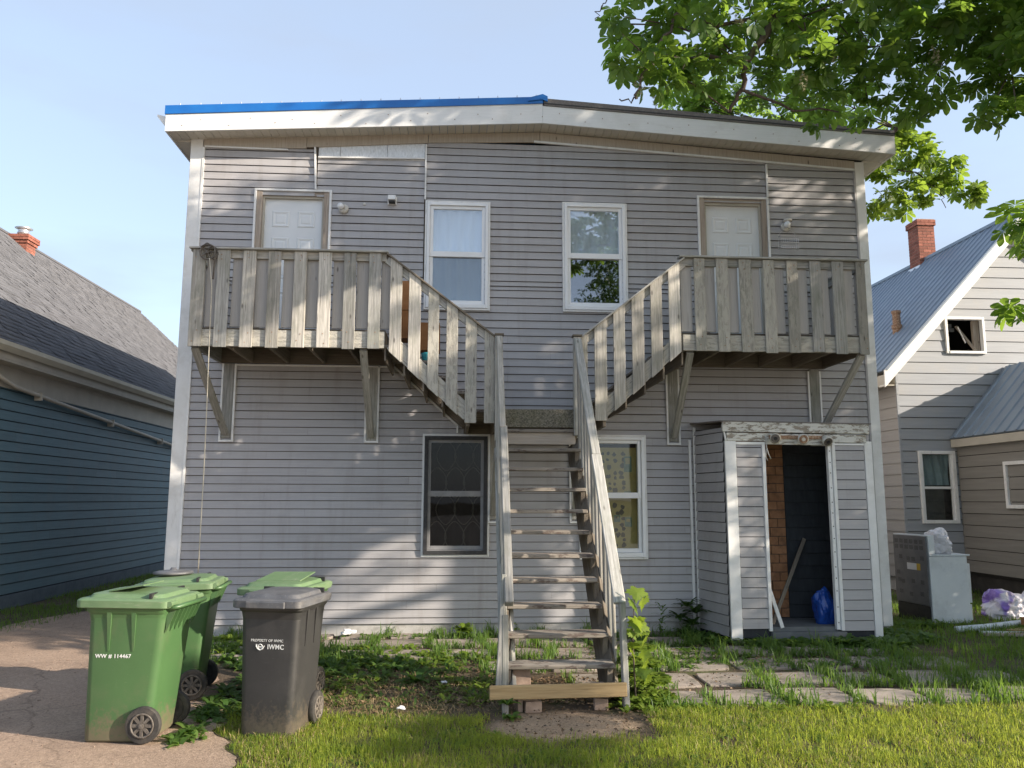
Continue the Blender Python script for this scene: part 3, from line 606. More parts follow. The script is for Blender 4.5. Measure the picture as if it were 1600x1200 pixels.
def window(x0, x1, z0, z1, frame, glassm, y=-.05, fw=.075, trim='white_trim', midz=None, lower=None):
    """Outer J trim, frame, two sashes with a meeting rail, panes."""
    mb = MB(); rim(mb, x0, x1, z0, z1, .024, y-.004, .015); wn = mb.build('window', M[trim], house, bevel=.002)
    mb = MB(); rim(mb, x0+.026, x1-.026, z0+.026, z1-.026, .040, y-.016, .03, .055); mb.build('window_frame', frame, wn, bevel=.004)
    a, b, c, d = x0+.066, x1-.066, z0+.081, z1-.066; mz = midz or (c+d)/2
    mb = MB(); rim(mb, a+.002, b-.002, mz-.030, d-.002, .042, y+.008, .04, .072); mb.build('sash', frame, wn, bevel=.003)
    mb = MB(); rim(mb, a+.002, b-.002, c+.002, mz+.025, .042, y+.026, .05, .050); mb.build('sash', frame, wn, bevel=.003)
    mb = MB(); mb.box(a+.044, b-.044, y+.030, y+.034, mz+.042, d-.044); mb.build('pane', glassm, wn)
    mb = MB(); mb.box(a+.044, b-.044, y+.046, y+.050, c+.052, mz-.032); mb.build('pane', lower or glassm, wn)
    return wn, (a+.04, b-.04, c+.04, mz, d-.04)
w1, b1 = window(-.478, .382, 4.085, 5.565, M['pvc'], M['glass'], lower=M['glass_screen'])
curtain(b1[0]-.05, b1[1]+.05, b1[2], b1[4], .045, M['curtain'], w1, .02, 5, 1)
w2, b2 = window(1.345, 2.215, 4.09, 5.595, M['pvc'], M['glass'], lower=M['glass_mirror'])
curtain(b2[0]-.05, b2[1]+.05, b2[3]-.01, b2[4], .035, M['curtain'], w2, .015, 4, 2)
w3, b3 = window(-.455, .394, .940, 2.47, M['greyframe'], M['glass_dark'], y=-.035)
mb = MB(); rim(mb, -.425, .365, .97, 2.44, .045, -.062, -.02); mb.build('screen_frame', M['blackframe'], w3)
curtain(b3[0]-.05, b3[1]+.05, b3[2], b3[4], .12, M['curtain_pat'], w3, .01, 5, 3)
mb = MB()
for r in range(4):
    for c in range(3):
        cx, cz = b3[0]+.08+c*.23+(.115 if r % 2 else 0), b3[2]+.12+r*.34
        pts = [(cx+.10*math.sin(t)*(1-.25*math.cos(2*t)), .098, cz+.19*math.cos(t)) for t in np.linspace(0, 2*math.pi, 20)]
        mb.tube(pts, .008, 5, False)
mb.build('curtain_trellis', M['curtain_line'], w3)
w4, b4 = window(1.535, 2.408, .905, 2.475, M['pvc'], M['glass_low'])
for (za, zb) in ((b4[2], b4[3]-.03), (b4[3]+.03, b4[4]-.05)):
    mb = MB(); mb.box(b4[0]-.03, b4[1]+.03, .072, .076, za, zb); sh = mb.build('newspaper', M['paper'], w4)
mb = MB(); mg = MB()
for i in range(6):
    for j in range(17):
        if random.random() < .12: continue
        x = b4[0]+.04+i*.088+random.uniform(-.02, .02); z = b4[2]+.03+j*.073+random.uniform(-.018, .018)
        if abs(z-b4[3]) < .07 or z > b4[4]-.10: continue
        s = random.uniform(.018, .034)
        mb.add([(x+s*random.uniform(.7, 1.3)*math.cos(a), .070, z+s*random.uniform(.6, 1.5)*math.sin(a)) for a in np.linspace(0, 6.28, 8, endpoint=False)], [tuple(range(8))])
for x, z, ww, hh in ((.50, .98, .10, .20), (.50, .68, .09, .05), (.50, .28, .09, .12), (.36, .34, .08, .09)):
    x0_, z0_ = b4[0]+x, b4[2]+z; rim(mg, x0_, x0_+ww, z0_, z0_+hh, .02, .066, .069); mg.quad((x0_+.02, .0665, z0_+.02), (x0_+ww-.02, .0665, z0_+.02), (x0_+ww-.02, .0665, z0_+hh*.5), (x0_+.02, .0665, z0_+hh*.5))
mb.build('newspaper_print', M['ink'], w4, kind='stuff'); mg.build('newspaper_picture', M['green_ink'], w4)
# dark reveal behind the lower sash of the right upper window and in the rooms is the dark room itself
def door(x0, x1, z0, z1, ox0, ox1, oz1):
    mb = MB(); mb.box(ox0, ox0+.03, -.042, .0, z0, oz1); mb.box(ox1-.03, ox1, -.042, .0, z0, oz1); mb.box(ox0+.03, ox1-.03, -.042, .0, oz1-.03, oz1)
    dr = mb.build('door', M['white_trim'], house, bevel=.003)
    jw = x0-ox0-.03
    board('door_jamb', (ox0+.032+.035, .015, z0), (ox0+.032+.035, .015, oz1-.032), .07, .085, (1, 0, 0), M['jamb'], dr)
    board('door_jamb', (ox1-.032-.035, .015, z0), (ox1-.032-.035, .015, oz1-.032), .07, .085, (1, 0, 0), M['jamb'], dr)
    board('door_head', (ox0+.104, .02, oz1-.06), (ox1-.104, .02, oz1-.06), .05, .07, (0, 0, 1), M['jamb'], dr)
    a, b, t = ox0+.104, ox1-.104, oz1-.085
    mb = MB(); mb.box(a, a+.022, .005, .08, z0, t); mb.box(b-.022, b, .005, .08, z0, t); mb.box(a+.022, b-.022, .005, .08, t-.03, t); mb.build('door_stop', M['beige'], dr)
    mb = MB(); mb.box(a+.022, b-.022, .05, .09, z0, t-.03)
    lf = mb.build('door_leaf', M['dooroff'], dr)
    wd = b-a-.044; pw = wd*.30
    for px_ in (a+.022+wd*.13, b-.022-wd*.13-pw):
        for pz, ph in ((t-.03-.14-.24, .22), (t-.03-.46-.62, .56), (t-.03-1.2-.62, .58)):
            q = MB(); e = .030
            o_ = [(px_, .048, pz), (px_+pw, .048, pz), (px_+pw, .048, pz+ph), (px_, .048, pz+ph)]
            i_ = [(px_+e*.5, .060, pz+e*.5), (px_+pw-e*.5, .060, pz+e*.5), (px_+pw-e*.5, .060, pz+ph-e*.5), (px_+e*.5, .060, pz+ph-e*.5)]
            j_ = [(px_+e*1.5, .046, pz+e*1.5), (px_+pw-e*1.5, .046, pz+e*1.5), (px_+pw-e*1.5, .046, pz+ph-e*1.5), (px_+e*1.5, .046, pz+ph-e*1.5)]
            # a raised moulding ring and a raised field standing proud of the leaf
            of = [(p[0], .040, p[2]) for p in i_]
            q.add(o_+of+[(p[0], .049, p[2]) for p in j_]+[(p[0]+(-.0 if 0 else 0), .044, p[2]) for p in j_], [(0, 1, 5, 4), (1, 2, 6, 5), (2, 3, 7, 6), (3, 0, 4, 7), (4, 5, 9, 8), (5, 6, 10, 9), (6, 7, 11, 10), (7, 4, 8, 11)])
            k2 = [(px_+e*2.1, .043, pz+e*2.1), (px_+pw-e*2.1, .043, pz+e*2.1), (px_+pw-e*2.1, .043, pz+ph-e*2.1), (px_+e*2.1, .043, pz+ph-e*2.1)]
            q.add([(p[0], .049, p[2]) for p in j_]+k2, [(0, 1, 5, 4), (1, 2, 6, 5), (2, 3, 7, 6), (3, 0, 4, 7), (4, 5, 6, 7)])
            q.build('door_panel', M['dooroff'], lf)
    return dr
door(-2.60, -1.75, 3.54, 5.585, -2.705, -1.705, 5.675)
door(3.26, 4.09, 3.54, 5.665, 3.19, 4.185, 5.745)
# things fixed on the wall: vent hood, two porch lights
mb = MB(); mb.prism([(-.975, -.02, 5.60), (-.855, -.02, 5.60), (-.855, -.02, 5.50), (-.975, -.02, 5.50)], (0, -.02, 0)); vh = mb.build('vent_hood', M['white_trim'], house)
mb = MB(); mb.hexa([(-.965, -.13, 5.535), (-.865, -.13, 5.535), (-.865, -.03, 5.52), (-.965, -.03, 5.52)], [(-.965, -.12, 5.60), (-.865, -.12, 5.60), (-.865, -.03, 5.61), (-.965, -.03, 5.61)]); mb.build('hood_cap', M['white_trim'], vh, bevel=.004)
mb = MB(); mb.box(-.955, -.875, -.128, -.04, 5.505, 5.522); mb.build('hood_opening', M['black'], vh)
def porch_light(x, z, lab, shade):
    mb = MB(); mb.lathe([(.0, 0), (.062, 0), (.066, .018), (.05, .032), (0, .034)], (x, -.022, z), 18, 'y'); li = mb.build('wall_light', M['lampwhite'], house, True, label=lab)
    mb = MB(); mb.tube([(x, -.05, z+.01), (x-.01, -.085, z+.03), (x-.02, -.11, z+.02)], [.02, .026, .026], 10); mb.build('lamp_holder', M['lampwhite'], li, True)
    mb = MB(); mb.lathe([(.0, .0), (.025, .004), (.042, .03), (.045, .055), (.034, .085), (.0, .10)], (x-.025, -.10, z-.005), 14, 'y'); mb.build('bulb', M['glassbulb'], li, True)
    if shade:
        mb = MB(); mb.lathe([(.02, .10), (.055, .085), (.062, .06)], (x+.01, -.09, z+.0), 14); mb.build('lamp_shade', M['lampwhite'], li, True)
porch_light(-1.545, 5.42, 'bare bulb porch light', False); porch_light(4.405, 5.33, 'shaded porch light', True)
mb = MB(); mb.lathe([(0, 0), (.018, 0), (.018, .012), (0, .014)], (-1.28, -.020, 5.50), 10, 'y'); mb.build('bell_button', M['lampwhite'], house)
# wire shower caddy hung on the right light
cx_, cz_ = 4.41, 5.18
cad = empty('wire_caddy', (cx_, -.06, cz_+.15), 'thin wire caddy hanging from the light right of the upper door', 'caddy')
mb = MB(); hw = .125
mb.tube([(cx_-hw, -.06, cz_-.17), (cx_-hw, -.06, cz_+.02), (cx_, -.07, cz_+.16), (cx_+hw, -.06, cz_+.02), (cx_+hw, -.06, cz_-.17)], .004, 6)
mb.build('wire_frame', M['steel'], cad)
for zz, hd in ((cz_-.01, .0), (cz_-.10, .05), (cz_-.18, .03)):
    mb = MB(); mb.tube([(cx_-hw, -.06, zz), (cx_-hw, -.14, zz), (cx_+hw, -.14, zz), (cx_+hw, -.06, zz)], .0035, 5)
    if hd:
        mb.tube([(cx_-hw, -.14, zz+hd), (cx_+hw, -.14, zz+hd)], .0035, 5)
        for q in range(9): mb.tube([(cx_-hw+.03*q+.005, -.14, zz), (cx_-hw+.03*q+.005, -.14, zz+hd)], .002, 4)
    mb.build('wire_shelf', M['steel'], cad)

# ------------------------------------------------------------------ balconies and stairs
DY = -1.22
def balcony(x0, x1, zb, zt, slats, inner, joists, braces, lab, mats, left):
    r = empty('balcony', ((x0+x1)/2, DY, zb), lab, 'balcony')
    board('rim_board', (x0, DY+.035, zb+.10), (x1, DY+.035, zb+.10), .19, .038, (0, 0, 1), M['deck_paint'], r, jit=.003)
    board('rim_board', (x0+.022, -.05, zb+.10), (x0+.022, DY+.056, zb+.10), .185, .038, (0, 0, 1), M['deck_grey'], r)
    board('rim_board', (x1-.022, -.05, zb+.10), (x1-.022, DY+.056, zb+.10), .185, .038, (0, 0, 1), M['under'], r)
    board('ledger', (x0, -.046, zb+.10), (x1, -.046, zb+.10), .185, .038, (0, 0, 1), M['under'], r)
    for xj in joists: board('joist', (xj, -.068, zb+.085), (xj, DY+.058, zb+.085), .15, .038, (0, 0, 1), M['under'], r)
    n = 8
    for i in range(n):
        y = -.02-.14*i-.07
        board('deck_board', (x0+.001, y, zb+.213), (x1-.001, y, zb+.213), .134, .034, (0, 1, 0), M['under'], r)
    for i, (a, b) in enumerate(slats):
        board('baluster', ((a+b)/2, DY+random.uniform(-.003, .003), zb-.004+random.uniform(-.012, .006)), ((a+b)/2, DY, zt-.02), b-a, .022, (1, 0, 0), random.choice(mats), r, jit=.004)
    for (a, b) in inner:
        board('back_baluster', ((a+b)/2, DY+.064, zb+.235), ((a+b)/2, DY+.064, zt-.02), b-a, .02, (1, 0, 0), M['inner'], r, jit=.004)
    board('rail', (x0, DY+.034, zt-.065), (x1, DY+.034, zt-.065), .09, .036, (0, 0, 1), M['deck_pale'] if left else M['deck_grey'], r)
    board('rail_cap', (x0-.03, DY+.02, zt-.006), (x1+.02, DY+.02, zt-.006), .12, .022, (0, 1, 0), M['deck_grey'], r)
    xe = x0+.012 if left else x1-.012
    for i in range(5):
        y = -.14-.22*i
        board('baluster', (xe, y, zb+.20), (xe, y, zt-.02), .10, .02, (0, 1, 0), M['inner'], r, jit=.003)
    board('rail', (xe+(.028 if left else -.028), -.03, zt-.065), (xe+(.028 if left else -.028), DY+.055, zt-.065), .09, .034, (0, 0, 1), M['deck_grey'], r)
    board('rail_cap', (xe, -.02, zt-.006), (xe, DY+.082, zt-.006), .12, .022, (1, 0, 0), M['deck_grey'], r)
    for xw, xf, zl in braces:
        board('wall_plate', (xw, -.035, zl), (xw, -.035, zb), .13, .024, (1, 0, 0), M['deck_grey'], r)
        board('brace', (xw, -.075, zl+.05), (xf, DY+.085, zb-.005), .085, .042, (1, 0, 0), M['deck_grey'], r)
    return r
cL = [(-3.035, -2.89+.0), (-2.756, -2.615), (-2.473, -2.33), (-2.188, -2.045), (-1.902, -1.759), (-1.622, -1.478), (-1.334, -1.196), (-1.051, -.913)]
iL = [((cL[i][1]+cL[i+1][0])/2-.068+random.uniform(-.012, .012), (cL[i][1]+cL[i+1][0])/2+.068+random.uniform(-.012, .012)) for i in range(7)]+[(-.915, -.79)]
iL[1] = (-2.60, -2.49); iL[3] = (-2.03, -1.915)
bl = balcony(-3.04, -.855, 3.34, 4.475, cL, iL, [-2.62, -2.17, -1.72, -1.27], [(-2.90, -2.98, 2.40), (-1.105, -1.10, 2.375)],
             'weathered wooden balcony under the left upper door with a pulley on its rail', [M['deck_pale'], M['deck_pale'], M['deck_grey']], True)
cR = [(2.745, 2.88), (3.019, 3.158), (3.297, 3.445), (3.585, 3.725), (3.873, 4.006), (4.155, 4.296), (4.43, 4.572), (4.722, 4.835)]
iR = [((cR[i][1]+cR[i+1][0])/2-.066+random.uniform(-.012, .012), (cR[i][1]+cR[i+1][0])/2+.062+random.uniform(-.014, .006)) for i in range(7)]
iR[5] = (4.30, 4.405); iR.append((2.60, 2.735))
br = balcony(2.60, 4.845, 3.37, 4.505, cR, iR, [3.05, 3.5, 3.95, 4.4], [(2.78, 2.70, 2.40), (4.69, 4.78, 2.40)],
             'grey wooden balcony under the right upper door above the entry porch', [M['deck_grey'], M['deck_paint'], M['deck_grey']], False)

st = empty('wooden_staircase', (.88, -2.3, 0), 'weathered outdoor wooden staircase with a middle landing branching to both balconies', 'staircase')
LZ = 2.665
# landing
board('landing_fascia', (.47, DY+.012, LZ-.105), (1.335, DY+.012, LZ-.105), .208, .03, (0, 0, 1), M['carpet'], st, jit=.004)
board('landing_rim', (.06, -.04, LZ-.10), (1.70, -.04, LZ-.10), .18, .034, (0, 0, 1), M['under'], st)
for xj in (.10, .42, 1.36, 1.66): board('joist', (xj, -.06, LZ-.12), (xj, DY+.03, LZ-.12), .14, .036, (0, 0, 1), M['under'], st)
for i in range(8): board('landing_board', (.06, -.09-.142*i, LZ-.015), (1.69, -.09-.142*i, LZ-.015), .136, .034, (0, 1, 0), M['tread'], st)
board('riser', (.47, DY+.03, 2.345), (1.325, DY+.03, 2.345), .155, .022, (0, 0, 1), M['frieze'], st)
# wall posts and knee posts under the landing
for xw in (.437, 1.475):
    board('wall_post', (xw, -.04, 1.40), (xw, -.04, LZ-.20), .075, .03, (1, 0, 0), M['deck_pale'], st)
    board('brace', (xw, -.07, 1.46), (xw+(.02 if xw < 1 else -.05), DY+.10, LZ-.24), .08, .04, (1, 0, 0), M['deck_grey'], st)
# main flight
g_, k0 = .224, 2.44
tz = [2.44, 2.209, 1.99, 1.769, 1.55, 1.35, 1.14, .938, .735, .525, .318]
ty = [DY-g_*k for k in range(11)]
txl = [.474, .470, .472, .468, .468, .468, .462, .45, .455, .425, .412]; txr = [1.345, 1.33, 1.322, 1.313, 1.30, 1.285, 1.28, 1.272, 1.266, 1.28, 1.287]
for k in range(11):
    board('tread', (txl[k]-.012, ty[k]+.108, tz[k]-.019+random.uniform(-.004, .004)), (txr[k]+.012, ty[k]+.108, tz[k]-.019), .225, .038, (0, 1, 0), M['tread'], st, bevel=.006, jit=.006)
def stringer(xa, xb, mat):
    # sloped plank with notched cleats under each tread
    board('stringer', (xa, DY+.12, 2.28), (xb, ty[10]+.02, .06), .20, .038, (0, 1, .9), M[mat], st)
    for k in range(0, 11):
        x = xa+(xb-xa)*k/10; mb = MB(); s = .021
        mb.prism([(x-s, ty[k]+.01, tz[k]-.04), (x-s, ty[k]+.21, tz[k]-.04), (x-s, ty[k]+.05, tz[k]-.20)], (2*s, 0, 0)); mb.build('cleat', M['under'], st)
stringer(.475, .425, 'deck_grey'); stringer(1.315, 1.262, 'under')
# newel posts
board('newel_post', (.445, DY-.015, LZ-.36), (.445, DY-.015, 3.50), .085, .085, (1, 0, 0), M['deck_grey'], st)
board('newel_post', (1.345, DY-.015, LZ-.30), (1.345, DY-.015, 3.50), .085, .085, (1, 0, 0), M['deck_grey'], st)
board('post_cap', (.395, DY-.015, 3.515), (.50, DY-.015, 3.515), .12, .022, (0, 1, 0), M['under'], st)
board('post_cap', (1.29, DY-.015, 3.515), (1.40, DY-.015, 3.515), .12, .022, (0, 1, 0), M['under'], st)
# hand rails of the main flight
RL0, RL1 = Vector((.447, DY-.06, 3.47)), Vector((.428, -3.47, .80))
RR0, RR1 = Vector((1.345, DY-.06, 3.47)), Vector((1.345, -3.47, .80))
bL = RL0.lerp(RL1, .42)
board('handrail', RL0, bL, .062, .075, (1, 0, 0), M['deck_pale'], st, bevel=.006); board('handrail', bL+Vector((.010, .02, .02)), RL1, .072, .07, (1, 0, 0), M['deck_grey'], st, bevel=.006)
bR = RR0.lerp(RR1, .52)
board('handrail', RR0, bR, .088, .038, (1, 0, 0), M['deck_grey'], st, bevel=.006); board('handrail', bR, RR1, .098, .038, (1, 0, 0), M['deck_grey'], st, bevel=.006)
def railz(y): return 3.47+(y-RL0.y)*(3.47-.80)/(RL0.y-RL1.y)
def strz(y): return 2.20+(y-DY)*(2.12/2.24)
for i in range(10):
    y = DY-.16-.205*i; t = (y-RL0.y)/(RL1.y-RL0.y)
    xr = RR0.x+(RR1.x-RR0.x)*t
    if strz(y)+.05 < railz(y)-.06:
        board('baluster', (1.345, y, max(.05, strz(y)-.03)), (xr-.012, y, railz(y)-.03), .085, .02, (0, 1, 0), M['deck_grey'] if i % 3 else M['deck_pale'], st, jit=.003)
        board('baluster', (.418, y, max(.05, strz(y)-.03)), (RL0.x+(RL1.x-RL0.x)*t-.02, y, railz(y)-.03), .085, .02, (0, 1, 0), M['deck_grey'], st, jit=.003)
board('base_post', (.388, -3.66, -.02), (.392, -3.52, .72), .05, .085, (1, 0, 0), M['deck_grey'], st)
board('base_post', (.34, -3.45, .10), (.395, -3.30, 1.02), .04, .085, (1, 0, 0), M['deck_grey'], st)
board('base_post', (1.355, -3.62, -.02), (1.36, -3.48, .80), .045, .085, (1, 0, 0), M['deck_grey'], st)
# side flights: closed stringer, treads, risers, sloped rail with slats
def side_flight(xt, zt_, xb, zb_, sx, slats, mats, rail):
    """xt/zt_: balcony end of the lower stringer edge, xb/zb_: landing end."""
    for yy in (DY+.035, -.06):
        d = Vector((xb-xt, 0, zb_-zt_)).normalized(); nrm = Vector((-d.z, 0, d.x)) if d.x > 0 else Vector((d.z, 0, -d.x))
        off = nrm*.085
        board('stringer', Vector((xt, yy, zt_+.01))+off, Vector((xb, yy, zb_+.01))+off, .17, .036, nrm, M['deck_paint'] if yy < -1 else M['under'], st)
    n = 4
    for i in range(n):
        u = (i+.5)/n; x = xt+(xb-xt)*u; z = LZ+.02+(3.53-LZ)*(1-(i+1)/(n+1))
        board('tread', (x, -.05, z), (x, DY+.058, z), .27, .034, (1, 0, 0), M['tread'], st)
        board('riser', (x-sx*.13, -.05, z-.095), (x-sx*.13, DY+.058, z-.095), .15, .02, (0, 0, 1), M['under'], st)
    for (a, b), mt in zip(slats, mats):
        c = (a+b)/2; zl = zt_+(zb_-zt_)*(c-xt)/(xb-xt); zl = max(zl, zb_)-.005
        if (c-xb)*sx > 0: zl = zb_-.03
        zh = rail[1]+(rail[3]-rail[1])*(c-rail[0])/(rail[2]-rail[0])
        w2_ = (b-a)/2; sl = (rail[3]-rail[1])/(rail[2]-rail[0]); sb = (zb_-zt_)/(xb-xt) if (c-xb)*sx <= 0 else 0
        mb = MB(); mb.prism([(a, DY-.011, zl-w2_*sb), (b, DY-.011, zl+w2_*sb), (b, DY-.011, zh-.02+w2_*sl), (a, DY-.011, zh-.02-w2_*sl)], (0, .022, 0)); mb.build('baluster', mt, st, bevel=.003)
    a, b = Vector((rail[0], DY+.034, rail[1]-.075)), Vector((rail[2], DY+.034, rail[3]-.075))
    board('rail', a, b, .085, .034, (0, 0, 1), M['deck_grey'], st)
    a, b = Vector((rail[0], DY+.02, rail[1]-.012)), Vector((rail[2], DY+.02, rail[3]-.012))
    board('rail_cap', a, b, .11, .02, (0, 1, 0), M['under'] if sx > 0 else M['deck_grey'], st)
LG, LP = M['deck_pale'], M['deck_paint']
side_flight(-.83, 3.335, .05, 2.53, 1, [(-.805, -.669), (-.589, -.452), (-.365, -.242), (-.155, -.024), (.063, .194), (.282, .399)], [LG, LG, LP, LP, LP, LP], (-.85, 4.465, .412, 3.50))
side_flight(2.58, 3.365, 1.68, 2.57, -1, [(1.385, 1.468), (1.551, 1.693), (1.775, 1.91), (1.992, 2.135), (2.218, 2.353), (2.436, 2.572)], [LG, LG, LG, LG, LG, LG], (2.63, 4.495, 1.375, 3.50))
# white channel strips where the timbers meet the siding
for x in (-2.90, -1.105, 2.78, 4.69):
    zl = 2.375; zr = 3.34
    strip((x-.078, zl), (x-.078, zr)); strip((x+.078, zl), (x+.078, zr)); strip((x-.089, zl-.012), (x+.089, zl-.012))
strip((-2.81, 3.325), (-1.02, 3.325), .018); strip((-1.02, 3.325), (-.83, 3.325), .018); strip((-.83, 3.32), (-.02, 2.58), .022); strip((-.02, 2.58), (-.02, 2.485), .022)
for x in (.437, 1.475):
    strip((x-.05, 1.375), (x-.05, 2.45)); strip((x+.05, 1.375), (x+.05, 2.45)); strip((x-.06, 1.365), (x+.06, 1.365))

def thing_mb(mb, name, mat, label, cat, group=None, **kw):
    o = mb.build(name, mat, None, **kw); return tag(o, label, cat, group)
o = board('timber_step', (.262, -3.70, .160), (1.345, -3.68, .168), .105, .05, (0, .15, 1), M['newwood'], None, bevel=.005)
o['label'] = 'new yellow timber laid across the stair foot as bottom step'; o['category'] = 'timber'
def block(px_, py_, z0, sx, sy, sz, rz, label, mat='cinder'):
    c, s = math.cos(rz), math.sin(rz); P = lambda x, y, z: (px_+x*c-y*s, py_+x*s+y*c, z0+z)
    mb = MB(); j = lambda: random.uniform(-.006, .006)
    mb.hexa([P(-sx/2+j(), -sy/2, 0), P(sx/2+j(), -sy/2, 0), P(sx/2, sy/2, 0), P(-sx/2, sy/2, 0)], [P(-sx/2+j(), -sy/2+j(), sz), P(sx/2+j(), -sy/2+j(), sz), P(sx/2, sy/2, sz+j()), P(-sx/2, sy/2, sz+j())])
    return tag(mb.build('brick', M[mat], None, bevel=.006), label, 'brick')
block(.60, -3.58, 0, .13, .20, .085, .1, 'lower brick of the pair under the left end of the new timber step')
block(.585, -3.57, .089, .12, .20, .082, -.05, 'upper brick of the pair under the left end of the new timber step')
block(.53, -3.28, .0, .15, .20, .27, .1, 'tall brick block behind the new timber step near the left stringer')
block(1.16, -3.55, 0, .11, .18, .09, -.12, 'pinkish lower brick under the right end of the timber step')
block(1.155, -3.545, .093, .105, .18, .085, .06, 'pinkish upper brick under the right end of the timber step')
block(.495, -3.60, 0, .045, .12, .16, .2, 'split wood stump beside the left bricks under the step', 'cinder')

# pulley and rope on the left balcony
pc = Vector((-2.855, DY-.05, 4.41))
pl = empty('clothesline_pulley', pc, 'rusty clothesline pulley wheel clamped on the left balcony rail', 'pulley')
mb = MB(); mb.tube([pc+Vector((.085*math.cos(a), 0, .085*math.sin(a))) for a in np.linspace(0, 2*math.pi, 25)], .012, 8, False); mb.build('wheel', M['ironwork'], pl, True)
mb = MB()
for a in np.linspace(0, 2*math.pi, 6)[:-1]: mb.tube([pc, pc+Vector((.08*math.cos(a), 0, .08*math.sin(a)))], .009, 6)
mb.cyl(pc, (0, 1, 0), .02, .05, 10); mb.build('spoke', M['ironwork'], pl)
mb = MB(); mb.tube([pc+Vector((0, -.02, 0)), pc+Vector((.05, -.04, .07)), pc+Vector((.11, -.02, .03)), pc+Vector((.12, -.02, -.03)), pc+Vector((.07, -.03, -.10))], .007, 6); mb.build('hook', M['ironwork'], pl, True)
mb = MB(); pts = [pc+Vector((.03, -.03, -.08))]+[at(a, b, DY-.045) for a, b in ((331, 450), (328, 510), (326, 560), (322, 660), (318, 745), (313, 830), (309, 905))]
mb.tube(pts, .0055, 6); thing_mb(mb, 'rope', M['rope'], 'thin pale rope hanging from the balcony pulley to the ground', 'rope', smooth=True)
mb = MB(); mb.tube([pc+Vector((-.07, -.03, .05)), pc+Vector((0, -.05, .09)), pc+Vector((.08, -.04, .05)), pc+Vector((.09, -.03, -.06)), (-2.79, DY-.03, 4.1)], .008, 6); thing_mb(mb, 'rope', M['ironwork'], 'short grey cord wound over the balcony pulley', 'rope', smooth=True)
# cardboard boxes on the left side stairs
mb = MB(); mb.box(-.84, -.50, -.75, -.45, 3.56, 3.90); mb.box(-.845, -.495, -.755, -.60, 3.905, 3.915); thing_mb(mb, 'cardboard_box', M['cardboard'], 'brown cardboard box behind the rail at the top of the left stairs', 'box')
mb = MB(); mb.box(-.78, -.55, -.70, -.48, 3.918, 4.28); thing_mb(mb, 'cardboard_box', M['cardboard'], 'tall rust brown box stacked upon the lower box', 'box')
mb = MB(); mb.box(-.48, -.24, -.95, -.70, 3.38, 3.71); thing_mb(mb, 'cardboard_box', M['cardboard'], 'orange brown box on the second step of the left stairs', 'box')
mb = MB(); mb.lathe([(0, 0), (.06, 0), (.085, .16), (.075, .16), (.055, .02), (0, .02)], (-.36, -1.06, 3.16), 14); thing_mb(mb, 'flower_pot', M['teal'], 'small teal plastic pot on the left stairs behind the slats', 'pot', smooth=True)

# ------------------------------------------------------------------ entry porch (lean-to)
FY = -.75
pr = empty('entry_porch', (4.1, FY, 0), 'small sided entry porch with peeling white header and open doorway', 'porch')
def fcourses(x0, x1, z0, z1, y, fx=None):
    z = z0
    while z < z1-.02:
        b = min(z+.118, z1); m_ = MB()
        zl = z+.009; m_.quad((x0, y-.022, zl), (x1, y-.022, zl), (x1, y-.012, b), (x0, y-.012, b)); m_.quad((x0, y+.002, zl), (x1, y+.002, zl), (x1, y-.022, zl), (x0, y-.022, zl)); m_.quad((x0, y-.012, b), (x1, y-.012, b), (x1, y+.002, b), (x0, y+.002, b)); m_.build('siding_board', M['vinyl'], pr); z = b
fcourses(3.34, 3.655, .15, 2.31, FY); fcourses(4.565, 4.93, .12, 2.31, FY)
# left side wall, its boards run back to the house
A0, A1 = Vector((3.05, -.025, 0)), Vector((3.20, FY, 0)); sn = Vector((-(A1-A0).y, (A1-A0).x, 0)).normalized()
if sn.x > 0: sn = -sn
z = .06; i = 0
while z < 2.50:
    b = min(z+.120, 2.52); m_ = MB(); za, zb = Vector((0, 0, z+.009)), Vector((0, 0, b))
    m_.quad(A0+za+sn*.024, A1+za+sn*.024, A1+zb+sn*.012, A0+zb+sn*.012); m_.quad(A0+za-sn*.004, A1+za-sn*.004, A1+za+sn*.024, A0+za+sn*.024); m_.quad(A0+zb-sn*.004, A1+zb-sn*.004, A1+zb+sn*.012, A0+zb+sn*.012); m_.build('siding_board', M['vinyl'], pr); z = b
mb = MB(); mb.hexa([A0-sn*.05, A1-sn*.05, A1-sn*.006, A0-sn*.006], [p+Vector((0, 0, 2.52)) for p in (A0-sn*.05, A1-sn*.05, A1-sn*.006, A0-sn*.006)]); mb.build('side_wall', M['darkshed'], pr)
mb = MB(); mb.box(4.98, 5.01, FY, -.02, .02, 2.45); mb.build('side_wall', M['vinyl'], pr)
mb = MB(); mb.box(3.28, 3.70, FY+.004, FY+.03, .05, 2.33); mb.box(4.55, 4.97, FY+.004, FY+.03, .05, 2.33); mb.build('front_wall', M['darkshed'], pr)
for a, b, zb_, zt_, yy in ((3.20, 3.335, .03, 2.36, -.028), (4.935, 5.03, -.01, 2.36, -.026)):
    mb = MB(); mb.hexa([(a, FY+yy, zb_), (b, FY+yy, zb_), (b, FY+.02, zb_), (a, FY+.02, zb_)], [(a, FY+yy, zt_), (b, FY+yy, zt_), (b, FY+.02, zt_), (a, FY+.02, zt_)]); mb.build('corner_board', M['white_trim'], pr, bevel=.004)
for a, b in ((3.655, 3.695), (4.525, 4.565)):
    mb = MB(); mb.box(a, b, FY-.030, FY+.04, .13, 2.345); mb.build('door_trim', M['white_trim'], pr, bevel=.003)
